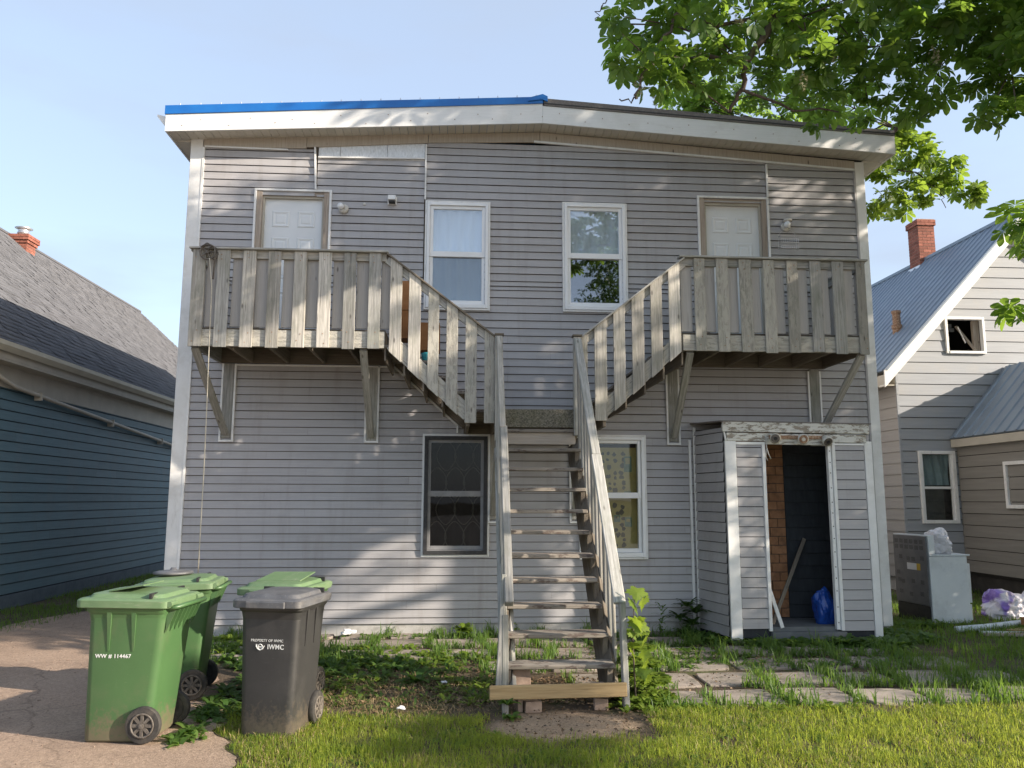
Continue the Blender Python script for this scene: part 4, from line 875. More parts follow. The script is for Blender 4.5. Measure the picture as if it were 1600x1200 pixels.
mb = MB(); mb.box(3.337, 3.655, FY-.026, FY, 2.312, 2.345); mb.build('door_trim', M['white_trim'], pr); mb = MB(); mb.box(4.565, 4.933, FY-.026, FY, 2.312, 2.335); mb.build('door_trim', M['white_trim'], pr)
mb = MB(); mb.box(4.478, 4.522, FY-.012, FY+.05, .14, 2.33); mb.build('door_stop', M['white_trim'], pr, bevel=.003, label='door stop with screw holes')
mb = MB()
for q in range(14): mb.cyl((4.50, FY-.0125, .25+q*.155+random.uniform(-.03, .03)), (0, 1, 0), .007, .004, 8)
mb.build('screw_hole', M['black'], pr, kind='stuff')
board('header_board', (3.165, FY-.03, 2.525), (4.995, FY-.03, 2.505), .115, .05, (0, 0, 1), M['peel'], pr, jit=.004)
board('header_board', (3.22, FY-.022, 2.405), (4.96, FY-.022, 2.39), .10, .03, (0, 0, 1), M['peel'], pr, jit=.003)
board('header_board', (3.70, FY-.01, 2.335), (4.53, FY-.01, 2.325), .035, .05, (0, 0, 1), M['peel'], pr)
board('header_board', (3.22, FY-.035, 2.42), (3.66, FY-.035, 2.415), .07, .012, (0, 0, 1), M['peel'], pr)
mb = MB(); mb.hexa([(3.14, FY-.06, 2.585), (5.02, FY-.06, 2.565), (5.02, -.02, 2.60), (3.0, -.02, 2.62)], [(3.14, FY-.06, 2.60), (5.02, FY-.06, 2.58), (5.02, -.02, 2.615), (3.0, -.02, 2.635)]); mb.build('porch_roof', M['grey_roof'], pr)
board('trim_strip', (3.185, FY-.02, 2.54), (3.21, FY-.03, 2.36), .022, .02, (1, 0, 0), M['white_trim'], pr)
board('trim_strip', (3.045, -.05, .10), (3.045, -.05, 2.58), .035, .03, (1, 0, 0), M['white_trim'], pr); board('trim_strip', (2.985, -.035, .15), (2.985, -.035, 2.42), .03, .03, (1, 0, 0), M['white_trim'], pr)
mb = MB(); mb.box(3.22, 4.98, FY+.03, -.03, .06, .17); mb.build('porch_floor', M['shedfloor'], pr); mb = MB(); mb.box(3.68, 4.58, FY-.05, FY+.03, .02, .12); mb.build('door_step', M['shedfloor'], pr, bevel=.006)
# back wall of the porch: faux brick tiles on the left, dark boards on the right
mb = MB(); mb.box(3.08, 5.0, -.012, .015, .10, 2.52); mb.build('back_wall', M['darkshed'], pr)
zz = .18; r = 0
while zz < 2.45:
    xx = 3.50-(.10 if r % 2 else 0)
    while xx < 4.22:
        xe = min(xx+.205, 4.22)
        if xe-xx > .03:
            mb = MB(); mb.box(xx+.004, xe-.004, -.022-random.uniform(0, .003), -.012, zz+.004, zz+.108); mb.build('wall_tile', M['insul'], pr)
        xx += .205
    zz += .112; r += 1
zz = .18
while zz < 2.45:
    mb = MB(); mb.hexa([(4.225, -.030, zz), (4.97, -.030, zz), (4.97, -.012, zz), (4.225, -.012, zz)], [(4.225, -.018, zz+.155), (4.97, -.018, zz+.155), (4.97, -.012, zz+.155), (4.225, -.012, zz+.155)]); mb.build('wall_board', M['darkshed'], pr); zz += .16
# three-socket floodlight bar over the doorway
lb = empty('light_bar', (4.2, FY-.06, 2.40), label='rusty bar with three flood light sockets above the porch door'); lb.parent = pr; lb.location = Vector((4.2, FY-.06, 2.40))-WL[pr.name]; WL[lb.name] = Vector((4.2, FY-.06, 2.40))
mb = MB(); mb.box(3.74, 4.46, FY-.058, FY-.036, 2.382, 2.424); mb.build('bar', M['rust'], lb)
for x, d in ((3.80, Vector((-.25, -1, -.28))), (4.13, Vector((-.1, -1, -.34))), (4.42, Vector((.1, -1, -.75)))):
    c = Vector((x, FY-.058, 2.405)); d.normalize(); mb = MB()
    mb.tube([c, c+d*.03, c+d*.07, c+d*.10], [.030, .040, .060, .066], 20); mb.build('socket', M['lampwhite'] if x > 3.9 else M['beige'], lb, True)
    mb = MB(); mb.cyl(c+d*.102, d, .052, .006, 18); mb.build('socket_dark_disc', M['ironwork'] if x != 4.13 else M['rust'], lb)  # dark disc over the cup mouth, the shade of its hollow given as colour
    mb = MB(); mb.cyl(c+d*.108, d, .022, .012, 12); mb.build('socket_core', M['lampwhite'] if x == 4.13 else M['black'], lb)
mb = MB(); mb.tube([(3.70, FY-.05, 2.40), (3.70, FY-.06, 2.28), (3.72, FY-.06, 2.20), (3.75, FY-.05, 2.14)], .006, 6); mb.tube([(3.70, FY-.05, 2.26), (3.69, FY-.05, 2.17), (3.71, FY-.05, 2.12)], .005, 6); mb.build('loose_cable', M['lampwhite'], pr, True)
# inside the porch
o = board('wood_stick', (3.80, -.50, .17), (4.44, -.06, 1.16), .045, .025, (1, -.2, -.7), M['under'], None); tag(o, 'bare wooden stick leaning inside the porch doorway', 'stick')
o = board('trim_piece', (3.83, FY+.02, .16), (3.70, FY+.06, .62), .045, .02, (1, 0, 0), M['white_trim'], None); tag(o, 'short white trim piece leaning at the left of the porch doorway', 'trim piece')
def bag(name, c, s, mat, label, amp=.28, seed=0, sub=4):
    bm = bmesh.new(); bmesh.ops.create_icosphere(bm, subdivisions=sub, radius=1)
    for v in bm.verts:
        p = v.co.copy(); n_ = noise.noise(p*1.1+Vector((seed, 0, 0)))*1.1+(1-abs(noise.noise(p*2.2+Vector((0, seed, 0))))*2)*.35+(1-abs(noise.noise(p*4.6+Vector((0, 0, seed))))*2)*.16
        q = p*(1+amp*(n_-.4)); q.z = max(q.z, -.72)
        v.co = Vector((q.x*s[0], q.y*s[1], (q.z+.72)*s[2]))
    me = bpy.data.meshes.new(name); bm.to_mesh(me); bm.free()
    o = link(name, me, mat, None, c); return tag(o, label, 'bag')
bag('rubbish_bag', (4.46, -.48, .17), (.13, .13, .25), M['bagblue'], 'shiny blue rubbish bag standing inside the porch doorway', seed=3)

# ------------------------------------------------------------------ stove and rubbish at the right
sv = empty('kitchen_stove', (6.4, .42, 0), 'discarded white kitchen stove standing outside with its grey back showing', 'stove')
SR = math.radians(4)
def S(x, y, z): return (6.36+x*math.cos(SR)-y*math.sin(SR), .40+x*math.sin(SR)+y*math.cos(SR), z)
def sbox(name, mat, x0, x1, y0, y1, z0, z1, bevel=.006, parent=None, **kw):
    mb = MB(); mb.hexa([S(x0, y0, z0), S(x1, y0, z0), S(x1, y1, z0), S(x0, y1, z0)], [S(x0, y0, z1), S(x1, y0, z1), S(x1, y1, z1), S(x0, y1, z1)]); return mb.build(name, mat, parent or sv, bevel=bevel, **kw)
sbox('stove_body', M['stovewhite'], .004, .56, 0, .76, .02, .90)
sbox('cooktop', M['stovewhite'], .0, .60, -.012, .772, .903, .925)
sbox('back_guard', M['stovewhite'], .0, .09, -.005, .765, .928, 1.18)
bp = sbox('back_panel', M['stovegrey'], -.022, -.002, .015, .745, .24, 1.165, .004)
sbox('base_gap', M['black'], -.012, .0, .03, .73, .0, .236, 0)
sbox('oven_door', M['stovewhite'], .562, .61, .02, .74, .28, .80); sbox('drawer_front', M['stovewhite'], .562, .60, .02, .74, .05, .26)
mb = MB()
for (y0_, z0_) in [(.08+.11*i, z) for i in range(6) for z in (1.06, .98+.0)]+[(.08, .84), (.55, .84), (.27, .82), (.38, .82), (.27, .74), (.38, .74), (.10, .52), (.30, .52), (.52, .50), (.60, .52), (.12, .36), (.36, .34), (.58, .36), (.62, .62)]:
    for q in range(4):
        for s_ in range(3):
            a, b = y0_+s_*.026, z0_+q*.014; mb.add([S(-.0235, a, b), S(-.0235, a+.02, b), S(-.0235, a+.02, b+.007), S(-.0235, a, b+.007)], [(0, 1, 2, 3)])
mb.build('vent_slot', M['black'], bp, kind='stuff')
mb = MB(); mb.add([S(-.0245, .45, .70), S(-.0245, .24, .70), S(-.0245, .24, .79), S(-.0245, .45, .79)], [(0, 1, 2, 3)]); mb.build('rating_label', M['litter'], bp)
mb = MB(); mb.add([S(-.025, .24, .70), S(-.025, .16, .70), S(-.025, .16, .79), S(-.025, .24, .79)], [(0, 1, 2, 3)]); M['yellow'] = pmat('yellow sticker', (.5, .33, .03), (.6, .4, .05), rand=0); mb.build('warning_sticker', M['yellow'], bp)
bag('plastic_bag', S(.28, .22, .926), (.20, .20, .19), M['bagwhite'], 'crumpled white plastic bag lying on top of the stove', .4, 5)
bag('rubbish_bag', (7.72, .95, -.01), (.30, .26, .24), M['bagpurple'], 'white and purple plastic bag on the grass right of the stove', .4, 9)
bag('rubbish_bag', (8.35, 1.15, -.01), (.26, .24, .20), M['bagwhite'], 'pale grey plastic bag at the photo edge behind the purple one', .4, 12)
mb = MB(); mb.tube([(6.25, -.26, .05), (6.7, -.16, .06), (7.2, .02, .07), (7.7, .16, .09)], .04, 10); thing_mb(mb, 'drain_pipe', M['stovewhite'], 'white plastic pipe lying on the grass by the rubbish', 'pipe', smooth=True)
for (a, b, wd, mt, lab) in (((6.9, -.35, .04), (8.2, .05, .06), .12, 'newwood', 'yellow board lying nearest the white pipe'), ((6.75, -.52, .03), (8.1, -.45, .03), .09, 'newwood', 'narrow yellow board lying in front of the scrap pile'),
                        ((6.5, -.36, .03), (7.3, -.55, .03), .10, 'stovewhite', 'white scrap strip lying across the scrap pile'), ((6.45, -.50, .03), (7.0, -.60, .03), .09, 'jamb', 'short grey brown scrap board at the left of the pile'), ((7.25, -.12, .12), (8.0, .02, .15), .10, 'cardboard', 'brown timber block end on top of the scrap pile')):
    o = board('scrap_board', a, b, wd, .03 if mt != 'cardboard' else .10, (0, 1, 0), M[mt], None); tag(o, lab, 'board')

# ------------------------------------------------------------------ left neighbour: blue house
LX = -6.78
bh = empty('blue_house', (LX-3, 8, 0), 'dark blue clapboard house with grey shingle roof at the left', 'house')
Y0_, Y1_ = -1.5, 17.0
mb = MB(); mb.box(LX-.2, LX-.03, Y0_, Y1_, .2, 3.58); mb.box(LX-8, LX-.2, Y0_, Y0_+.1, .2, 3.7); mb.box(LX-8, LX-.2, Y1_-.1, Y1_, .2, 3.7); mb.build('wall', M['dark'], bh)
mb = MB(); mb.box(LX-8, LX-.03+.05, Y0_+.02, Y1_-.02, -.05, .20); mb.build('foundation', M['bluebase'], bh)
yy = Y0_
while yy < Y1_:
    mb = MB(); mb.box(LX+.022, LX+.05, yy+.004, min(yy+1.2, Y1_)-.004, .0, .205); mb.build('skirt_board', M['bluebase'], bh, bevel=.003); yy += 1.2
z = .21; i = 0
while z < 3.27:
    b = min(z+.152, 3.30); cuts = [Y0_]+sorted(random.uniform(-1, 16) for _ in range(5))+[Y1_]
    for q in range(6):
        m_ = MB(); a_, b_ = cuts[q]+.001, cuts[q+1]-.001
        zl = z+.013; m_.quad((LX+.022, a_, zl), (LX+.022, b_, zl), (LX+.010, b_, b), (LX+.010, a_, b)); m_.quad((LX-.02, a_, zl), (LX-.02, b_, zl), (LX+.022, b_, zl), (LX+.022, a_, zl)); m_.quad((LX-.02, a_, b), (LX-.02, b_, b), (LX+.01, b_, b), (LX+.01, a_, b)); m_.build('clapboard', M['bluewall'], bh)
    z = b
mb = MB(); mb.box(LX-.02, LX+.03, Y0_, Y1_, 3.28, 3.60); mb.build('frieze_board', M['beige'], bh)
mb = MB(); mb.box(LX-.02, LX+.28, Y0_-.1, Y1_+.2, 3.60, 3.63); mb.build('soffit', M['beige'], bh)
mb = MB(); mb.box(LX+.26, LX+.285, Y0_-.1, Y1_+.2, 3.632, 3.80); mb.build('fascia', M['beige'], bh)
mb = MB(); mb.prism([(LX+.288, Y0_-.12, 3.74), (LX+.34, Y0_-.12, 3.72), (LX+.40, Y0_-.12, 3.79), (LX+.41, Y0_-.12, 3.85), (LX+.395, Y0_-.12, 3.85), (LX+.37, Y0_-.12, 3.80), (LX+.30, Y0_-.12, 3.76)], (0, Y1_-Y0_+.3, 0)); mb.build('gutter', M['gutter'], bh)
RXL, RZ = -10.95, 7.97; EX, EZ = LX+.31, 3.86; sl = Vector((RXL-EX, 0, RZ-EZ)); SLn = sl.length; sl.normalize(); nrm = Vector((-sl.z, 0, sl.x)); nrm = nrm if nrm.z > 0 else -nrm
mb = MB(); a, b = Vector((EX, Y0_-.15, EZ)), Vector((RXL, Y0_-.15, RZ)); mb.prism([a, b, b-Vector((0, 0, .08)), a-Vector((0, 0, .08))], (0, Y1_-Y0_+.35, 0))
a2 = Vector((2*RXL-EX, Y0_-.15, EZ)); mb.prism([b, a2, a2-Vector((0, 0, .08)), b-Vector((0, 0, .08))], (0, Y1_-Y0_+.35, 0)); mb.build('roof_deck', M['shingle'], bh)
mb = MB(); mb.prism([(EX, Y1_-.05, EZ-.1), (RXL, Y1_-.05, RZ-.1), (2*RXL-EX, Y1_-.05, EZ-.1)], (0, .05, 0)); mb.prism([(EX, Y0_, EZ-.1), (RXL, Y0_, RZ-.1), (2*RXL-EX, Y0_, EZ-.1)], (0, .05, 0)); mb.build('gable_wall', M['bluewall'], bh)
V = []; T = []
rows = int(SLn/.145); off = Vector((EX, 0, EZ))
for r in range(rows):
    s0 = r*.145-.02; y = Y0_-.15-(.16 if r % 2 else 0)-random.uniform(0, .06)
    while y < Y1_+.2:
        wd = random.choice((.20, .26, .32, .16)); h = random.choice((.010, .016, .022))
        p = off+sl*s0; q = off+sl*(s0+.20)
        a_, b_ = max(y, Y0_-.15), min(y+wd-.006, Y1_+.2)
        if b_ > a_:
            n0 = len(V)
            for yy in (a_, b_):
                for pt, hh in ((p, 0), (p, h), (q, .004)): V.append((pt.x+nrm.x*hh, yy, pt.z+nrm.z*hh))
            T += [(n0, n0+3, n0+4, n0+1), (n0+1, n0+4, n0+5, n0+2)]
        y += wd
V = np.array(V); c = V.mean(0); o = fastmesh('shingles', V-c, T, M['shingle'], bh, c); o['kind'] = 'stuff'
mb = MB(); mb.tube([(RXL, Y0_-.15, RZ+.01), (RXL, Y1_+.2, RZ+.01)], .05, 6); mb.build('ridge_cap', M['shingle'], bh)
# slanting pipe along the blue wall
mb = MB(); mb.tube([(LX+.09, 1.2, 3.52), (LX+.09, 2.2, 3.31), (LX+.09, 8.7, 2.90), (LX+.09, 14, 2.58)], .035, 8); pp = mb.build('wall_pipe', M['beige'], bh, True)
for y, z in ((2.9, 3.265), (5.6, 3.095), (8.2, 2.93)):
    mb = MB(); mb.box(LX+.02, LX+.14, y-.012, y+.012, z-.075, z+.055); mb.build('pipe_bracket', M['beige'], pp)
def chimney(parent, cx, cy, wx, wy, z0, z1, corbel):
    mb = MB(); mb.box(cx-wx/2+.008, cx+wx/2-.008, cy-wy/2+.008, cy+wy/2-.008, z0, z1-.01); ch = mb.build('chimney', M['mortar'], parent)
    V = MB(); z = z0; r = 0
    while z < z1-.03:
        e = 0
        for (za, ee) in corbel:
            if z >= za-1e-4: e = ee
        X, Y = wx/2+e, wy/2+e
        for side in range(4):
            ln = 2*X if side % 2 == 0 else 2*Y; u = -ln/2-(.1 if r % 2 else 0)
            while u < ln/2-.01:
                a, b = max(u, -ln/2), min(u+.20, ln/2)
                if b-a > .02:
                    a += .004; b -= .004; d = .10; zz0, zz1 = z+.004, z+.066
                    if side == 0: V.box(cx+a, cx+b, cy-Y, cy-Y+d, zz0, zz1)
                    elif side == 2: V.box(cx+a, cx+b, cy+Y-d, cy+Y, zz0, zz1)
                    elif side == 1: V.box(cx+X-d, cx+X, cy+a, cy+b, zz0, zz1)
                    else: V.box(cx-X, cx-X+d, cy+a, cy+b, zz0, zz1)
                u += .20
        z += .072; r += 1
    V.build('chimney_bricks', M['brick'], ch, kind='stuff')
    mb = MB(); e = corbel[-1][1] if corbel else 0; mb.box(cx-wx/2-e+.02, cx+wx/2+e-.02, cy-wy/2-e+.02, cy+wy/2+e-.02, z1-.04, z1+.02); mb.build('chimney_crown', M['mortar'], ch)
    return ch
cc = at(35, 405, 4.2); 
tC = None
# the chimney straddles the ridge: slide along the sight line to the ridge plane
v_ = (at(35, 385, 4.2)-CAM); tt = (RXL+.25-CAM.x)/v_.x; cc = CAM+v_*tt
ch = chimney(bh, cc.x, cc.y, .42, .42, RZ-1.0, cc.z+.20, [(cc.z-.02, .03), (cc.z+.05, .06)])
mb = MB(); mb.lathe([(.11, 0), (.11, .10), (.14, .11), (.14, .14), (.12, .15), (.13, .22), (.20, .25), (.02, .28)], (cc.x, cc.y, cc.z+.20), 18); mb.build('chimney_cap', M['steel'], ch, True)

# ------------------------------------------------------------------ right neighbour
GY = 4.0; GX0 = 8.14; GX1 = 13.5
rh = empty('grey_house', (10.8, GY, 0), 'pale grey house with steep blue grey metal roof and brick chimney at the right', 'house')
apx, apz = 10.82, 7.05; ez = 4.20
gzr = lambda x: ez+(apz-ez)*(x-GX0)/(apx-GX0) if x < apx else apz-(apz-ez)*(x-apx)/(GX1-apx)
win_h = [(9.20, 9.88, 4.44, 5.05), (8.50, 9.10, 1.30, 2.50)]
mb = MB(); mb.box(GX0+.03, GX0+.06, GY+.05, 15, .3, ez+.1); mb.box(GX1-.05, GX1, GY+.05, 15, .3, ez); mb.box(GX0+.03, GX1, 14.95, 15, .3, ez)
mb.box(GX0+.1, GX1-.05, GY+1.6, GY+1.65, .3, ez); mb.prism([(GX0+.25, GY+1.6, ez+.01), (GX1-.25, GY+1.6, ez+.01), (apx, GY+1.6, apz-.3)], (0, .05, 0)); mb.build('wall', M['dark'], rh)
mb = MB(); mb.box(GX0+.05, GX1, GY+.04, 15, -.05, .26); mb.build('foundation', M['concrete'], rh)
step = .2085; z = .46-.2085
while z < apz-.05:
    b = z+step
    def xr(z_): return (GX0, GX1) if z_ <= ez else (GX0+(z_-ez)*(apx-GX0)/(apz-ez), GX1-(z_-ez)*(GX1-apx)/(apz-ez))
    x0_, x1_ = xr(z); x0t, x1t = xr(b); mid = 9.35 if int(z/step) % 3 == 0 else (8.75 if int(z/step) % 3 == 1 else 11.2)
    m_ = MB()
    for a, c, d, e in cells(x0_, min(x1_, 10.9), z+.011, b, win_h):
        xa, xc = a, c
        ya, yb = GY-.016+.014*(d-z)/step, GY-.016+.014*(e-z)/step
        la = a if abs(a-x0_) > 1e-6 else None
        xa_t = max(a, xr(e)[0]) if la is None else a; xa_b = max(a, xr(d)[0]) if la is None else a
        m_.quad((xa_b, ya, d), (c, ya, d), (c, yb, e), (min(xa_t, c-.001), yb, e))
        if abs(d-z-.011) < 1e-6: m_.quad((xa_b, GY+.004, d), (c, GY+.004, d), (c, ya, d), (xa_b, ya, d))
        if any(h[2] < z+.012 and h[3] > b-.001 for h in win_h): m_.build('siding_board', M['whitesiding'], rh); m_ = MB()
    if m_.v: m_.build('siding_board', M['whitesiding'], rh)
    if x1_ > 10.9:
        m_ = MB(); m_.quad((max(10.902, x0_), GY-.016, z), (x1_, GY-.016, z), (max(10.903, x1t), GY-.002, b+.01), (max(10.902, x0t), GY-.002, b+.01)); m_.quad((max(10.902, x0_), GY+.004, z), (x1_, GY+.004, z), (x1_, GY-.016, z), (max(10.902, x0_), GY-.016, z)); m_.build('siding_board', M['whitesiding'], rh)
    if z < ez-.05:
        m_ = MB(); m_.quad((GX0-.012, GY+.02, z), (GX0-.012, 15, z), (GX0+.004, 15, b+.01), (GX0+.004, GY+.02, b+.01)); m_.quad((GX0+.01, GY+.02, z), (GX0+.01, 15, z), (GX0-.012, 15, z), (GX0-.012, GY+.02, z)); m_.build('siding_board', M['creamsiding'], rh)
    z = b
mb = MB(); mb.box(GX0-.014, GX0+.03, GY-.012, GY+.018, .25, ez); mb.build('corner_board', M['whitesiding'], rh)
# roof of ribbed metal
def ribbed(p_e, p_r, ya, yb, n, parent, mat, name='roof'):
    p_e, p_r = Vector(p_e), Vector(p_r); d = (p_r-p_e).normalized(); nn = Vector((-d.z, 0, d.x)); nn = nn if nn.z > 0 else -nn
    mb = MB(); prof = []
    w_ = (yb-ya)/n
    for i in range(n):
        y = ya+i*w_
        prof += [(y, 0), (y+w_*.40, 0), (y+w_*.46, .022), (y+w_*.54, .022), (y+w_*.60, 0)]
    prof.append((yb, 0)); base = [(p_e+nn*h, y) for y, h in prof]
    vs = [(p_e.x+nn.x*h, y, p_e.z+nn.z*h) for y, h in prof]+[(p_r.x+nn.x*h, y, p_r.z+nn.z*h) for y, h in prof]; k = len(prof)
    vs += [(v[0]-nn.x*(.03+prof[i % k][1]), v[1], v[2]-nn.z*(.03+prof[i % k][1])) for i, v in enumerate(vs)]
    fs = [(i, i+1, k+i+1, k+i) for i in range(k-1)]+[(2*k+i, 2*k+i+1, 3*k+i+1, 3*k+i) for i in range(k-1)]+[(i, i+1, 2*k+i+1, 2*k+i) for i in range(k-1)]+[(0, k, 3*k, 2*k), (k-1, 2*k-1, 4*k-1, 3*k-1)]
    mb.add(vs, fs); return mb.build(name, M[mat], parent)
rk = (apz-ez)/(apx-GX0)
ribbed((GX0-.30, 0, ez-.30*rk+.16), (apx, 0, apz+.16), GY-.22, 15.2, 48, rh, 'metalroof')
ribbed((GX1+.30, 0, ez-.30*rk+.16), (apx, 0, apz+.16), GY-.22, 15.2, 48, rh, 'metalroof')
rd = Vector((1, 0, rk)).normalized(); rn = Vector((-rd.z, 0, rd.x))
for s_ in (1, -1):
    a = Vector((GX0-.33 if s_ > 0 else GX1+.33, GY-.21, ez-.33*rk)); b = Vector((apx, GY-.21, apz))
    dn = Vector((0, 0, -.14)); upv = Vector((0, 0, .17))
    mb = MB(); mb.prism([a+dn, b+dn, b+upv, a+upv], (0, .03, 0)); mb.build('rake_board', M['fascia'], rh)
    mb = MB(); mb.prism([a+dn+Vector((0, .03, .02)), b+dn+Vector((0, .03, .02)), b+dn+Vector((0, .03, .04)), a+dn+Vector((0, .03, .04))], (0, .19, 0)); mb.build('rake_soffit', M['soffit'], rh)
mb = MB(); mb.box(GX0-.31, GX0-.28, GY-.18, 15, ez-.33*rk-.10, ez-.33*rk+.10); mb.build('fascia', M['beige'], rh)
mb = MB(); mb.box(GX0-.28, GX0-.01, GY-.0, 15, ez-.33*rk-.08, ez-.33*rk-.06); mb.box(GX0-.02, GX0+.02, GY+.02, 15, ez-.42, ez-.2); mb.build('soffit', M['beige'], rh)
mb = MB(); mb.tube([(apx, GY-.2, apz+.17), (apx, 15.2, apz+.17)], .06, 6); mb.build('ridge_cap', M['metalroof'], rh)
def simple_window(parent, x0, x1, z0, z1, y, mat, fw=.06, split=True, gm='glass_low', axis='y', broken=False):
    mb = MB()
    def T_(px_, d, z_): return (px_, y+d, z_) if axis == 'y' else (y+d, px_, z_)
    def bx(a, b, d0, d1, c, e): 
        mb.hexa([T_(a, d0, c), T_(b, d0, c), T_(b, d1, c), T_(a, d1, c)], [T_(a, d0, e), T_(b, d0, e), T_(b, d1, e), T_(a, d1, e)])
    bx(x0, x0+fw, -.035, .06, z0, z1); bx(x1-fw, x1, -.035, .06, z0, z1); bx(x0+fw, x1-fw, -.035, .06, z1-fw, z1); bx(x0+fw, x1-fw, -.045, .06, z0, z0+fw)
    wn = mb.build('window', mat, parent, bevel=.004)
    if split:
        mb = MB(); m2 = z0+(z1-z0)*.49; bx(x0+fw, x1-fw, -.01, .05, m2-.022, m2+.022); bx(x0+fw, x0+fw+.03, .0, .05, z0+fw, z1-fw); bx(x1-fw-.03, x1-fw, .0, .05, z0+fw, z1-fw); mb.build('sash', mat, wn)
    if not broken:
        mb = MB(); bx(x0+fw, x1-fw, .030, .034, z0+fw, z1-fw); mb.build('pane', M[gm], wn)
    return wn
wa = simple_window(rh, 9.15, 9.93, 4.39, 5.10, GY-.01, M['white_trim'], .05, False, broken=True)
board('broken_sash', (9.78, GY+.05, 4.46), (9.55, GY+.25, 4.98), .05, .03, (1, 0, 0), M['jamb'], wa); board('broken_sash', (9.62, GY+.10, 4.62), (9.52, GY+.15, 4.95), .02, .02, (1, 0, 0), M['white_trim'], wa)
mb = MB(); mb.box(9.76, 9.88, GY+.06, GY+.12, 4.44, 5.05); mb.build('inner_jamb', M['jamb'], wa)
for q in range(6):
    for p in range(4):
        if q > 3 or random.random() < .2: continue
        mb = MB(); mb.box(9.20+p*.11+(.05 if q % 2 else 0), 9.30+p*.11+(.05 if q % 2 else 0), GY+.5, GY+.56, 4.95-q*.08+.06, 5.02-q*.08+.06); mb.build('inner_brick', M['whitesiding'], wa)
mb = MB(); mb.box(9.20, 9.88, GY+.06, GY+.5, 4.40, 4.44); mb.build('inner_sill', M['jamb'], wa)
wb = simple_window(rh, 8.45, 9.155, 1.235, 2.555, GY-.01, M['white_trim'], .06)
curtain(8.52, 9.09, 1.93, 2.49, GY+.12, pmat('pale teal towel', (.22, .32, .36), (.32, .43, .46), rand=0), wb, .03, 3, 4)
mb = MB(); mb.box(8.52, 9.09, GY+.30, GY+.31, 1.29, 2.49); mb.build('room_gloom_sheet', pmat('room gloom', (.09, .09, .085), (.14, .14, .13), rand=0), wb)  # plain sheet behind the pane, the room's gloom put into its colour
# vent pipe
vp = at(1402, 518, 4.9); mb = MB(); mb.tube([vp+Vector((0, 0, -.4)), vp+Vector((0, 0, .05)), vp+Vector((0, 0, .06)), vp+Vector((0, 0, .13)), vp+Vector((0, 0, .14)), vp+Vector((0, 0, .36)), vp+Vector((0, 0, .37)), vp+Vector((0, 0, .42))], [.085, .085, .10, .10, .075, .075, .09, .09], 12); mb.build('vent_pipe', M['rust'], rh)
# chimney on the far side of the roof
v_ = at(1440, 380, 4)-CAM; tt = (apx+.05-CAM.x)/v_.x; cc = CAM+v_*tt
chimney(rh, cc.x, cc.y, .40, .42, apz-.6, cc.z+.50, [(cc.z+.36, .03)])
mb = MB(); mb.box(cc.x-.23, cc.x+.23, cc.y-.24, cc.y+.24, apz-.35, apz+.02); mb.build('chimney_flashing', M['steel'], rh)
# low wing running towards the camera
WX = 9.22; WY = 1.1
wg = empty('wing', (10.3, 2.5, 0)); wg.parent = rh; wg.location = Vector((10.3, 2.5, 0))-WL[rh.name]; WL[wg.name] = Vector((10.3, 2.5, 0))
z = .38
while z < 2.68:
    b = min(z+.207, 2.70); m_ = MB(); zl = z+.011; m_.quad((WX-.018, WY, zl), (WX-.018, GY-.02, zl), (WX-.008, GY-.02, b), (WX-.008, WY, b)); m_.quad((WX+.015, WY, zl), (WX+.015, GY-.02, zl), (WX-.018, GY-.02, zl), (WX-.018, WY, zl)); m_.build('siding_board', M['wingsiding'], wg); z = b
mb = MB(); mb.box(WX+.02, 11.4, WY, GY-.02, .35, 2.7); mb.build('wall', M['dark'], wg); mb = MB(); mb.box(WX+.06, 11.35, WY+.05, GY-.02, -.05, .35); mb.build('foundation', M['dark'], wg)
ribbed((WX-.14, 0, 2.79), (10.28, 0, 4.16), WY-.15, GY-.025, 11, wg, 'metalroof'); ribbed((11.45, 0, 2.79), (10.30, 0, 4.16), WY-.15, GY-.025, 11, wg, 'metalroof')
mb = MB(); mb.box(WX-.13, WX-.10, WY-.15, GY-.03, 2.62, 2.76); mb.build('fascia', M['beige'], wg)
mb = MB(); mb.box(WX-.10, WX+.0, WY-.15, GY-.03, 2.62, 2.64); mb.build('soffit', M['beige'], wg)
mb = MB(); mb.prism([(WX, WY+.01, 2.70), (11.4, WY+.01, 2.70), (10.29, WY+.01, 4.05)], (0, .05, 0)); mb.build('gable_wall', M['wingsiding'], wg)
simple_window(wg, 2.05, 2.72, 1.52, 2.30, WX-.02, M['white_trim'], .06, False, 'glass_dark', 'x')

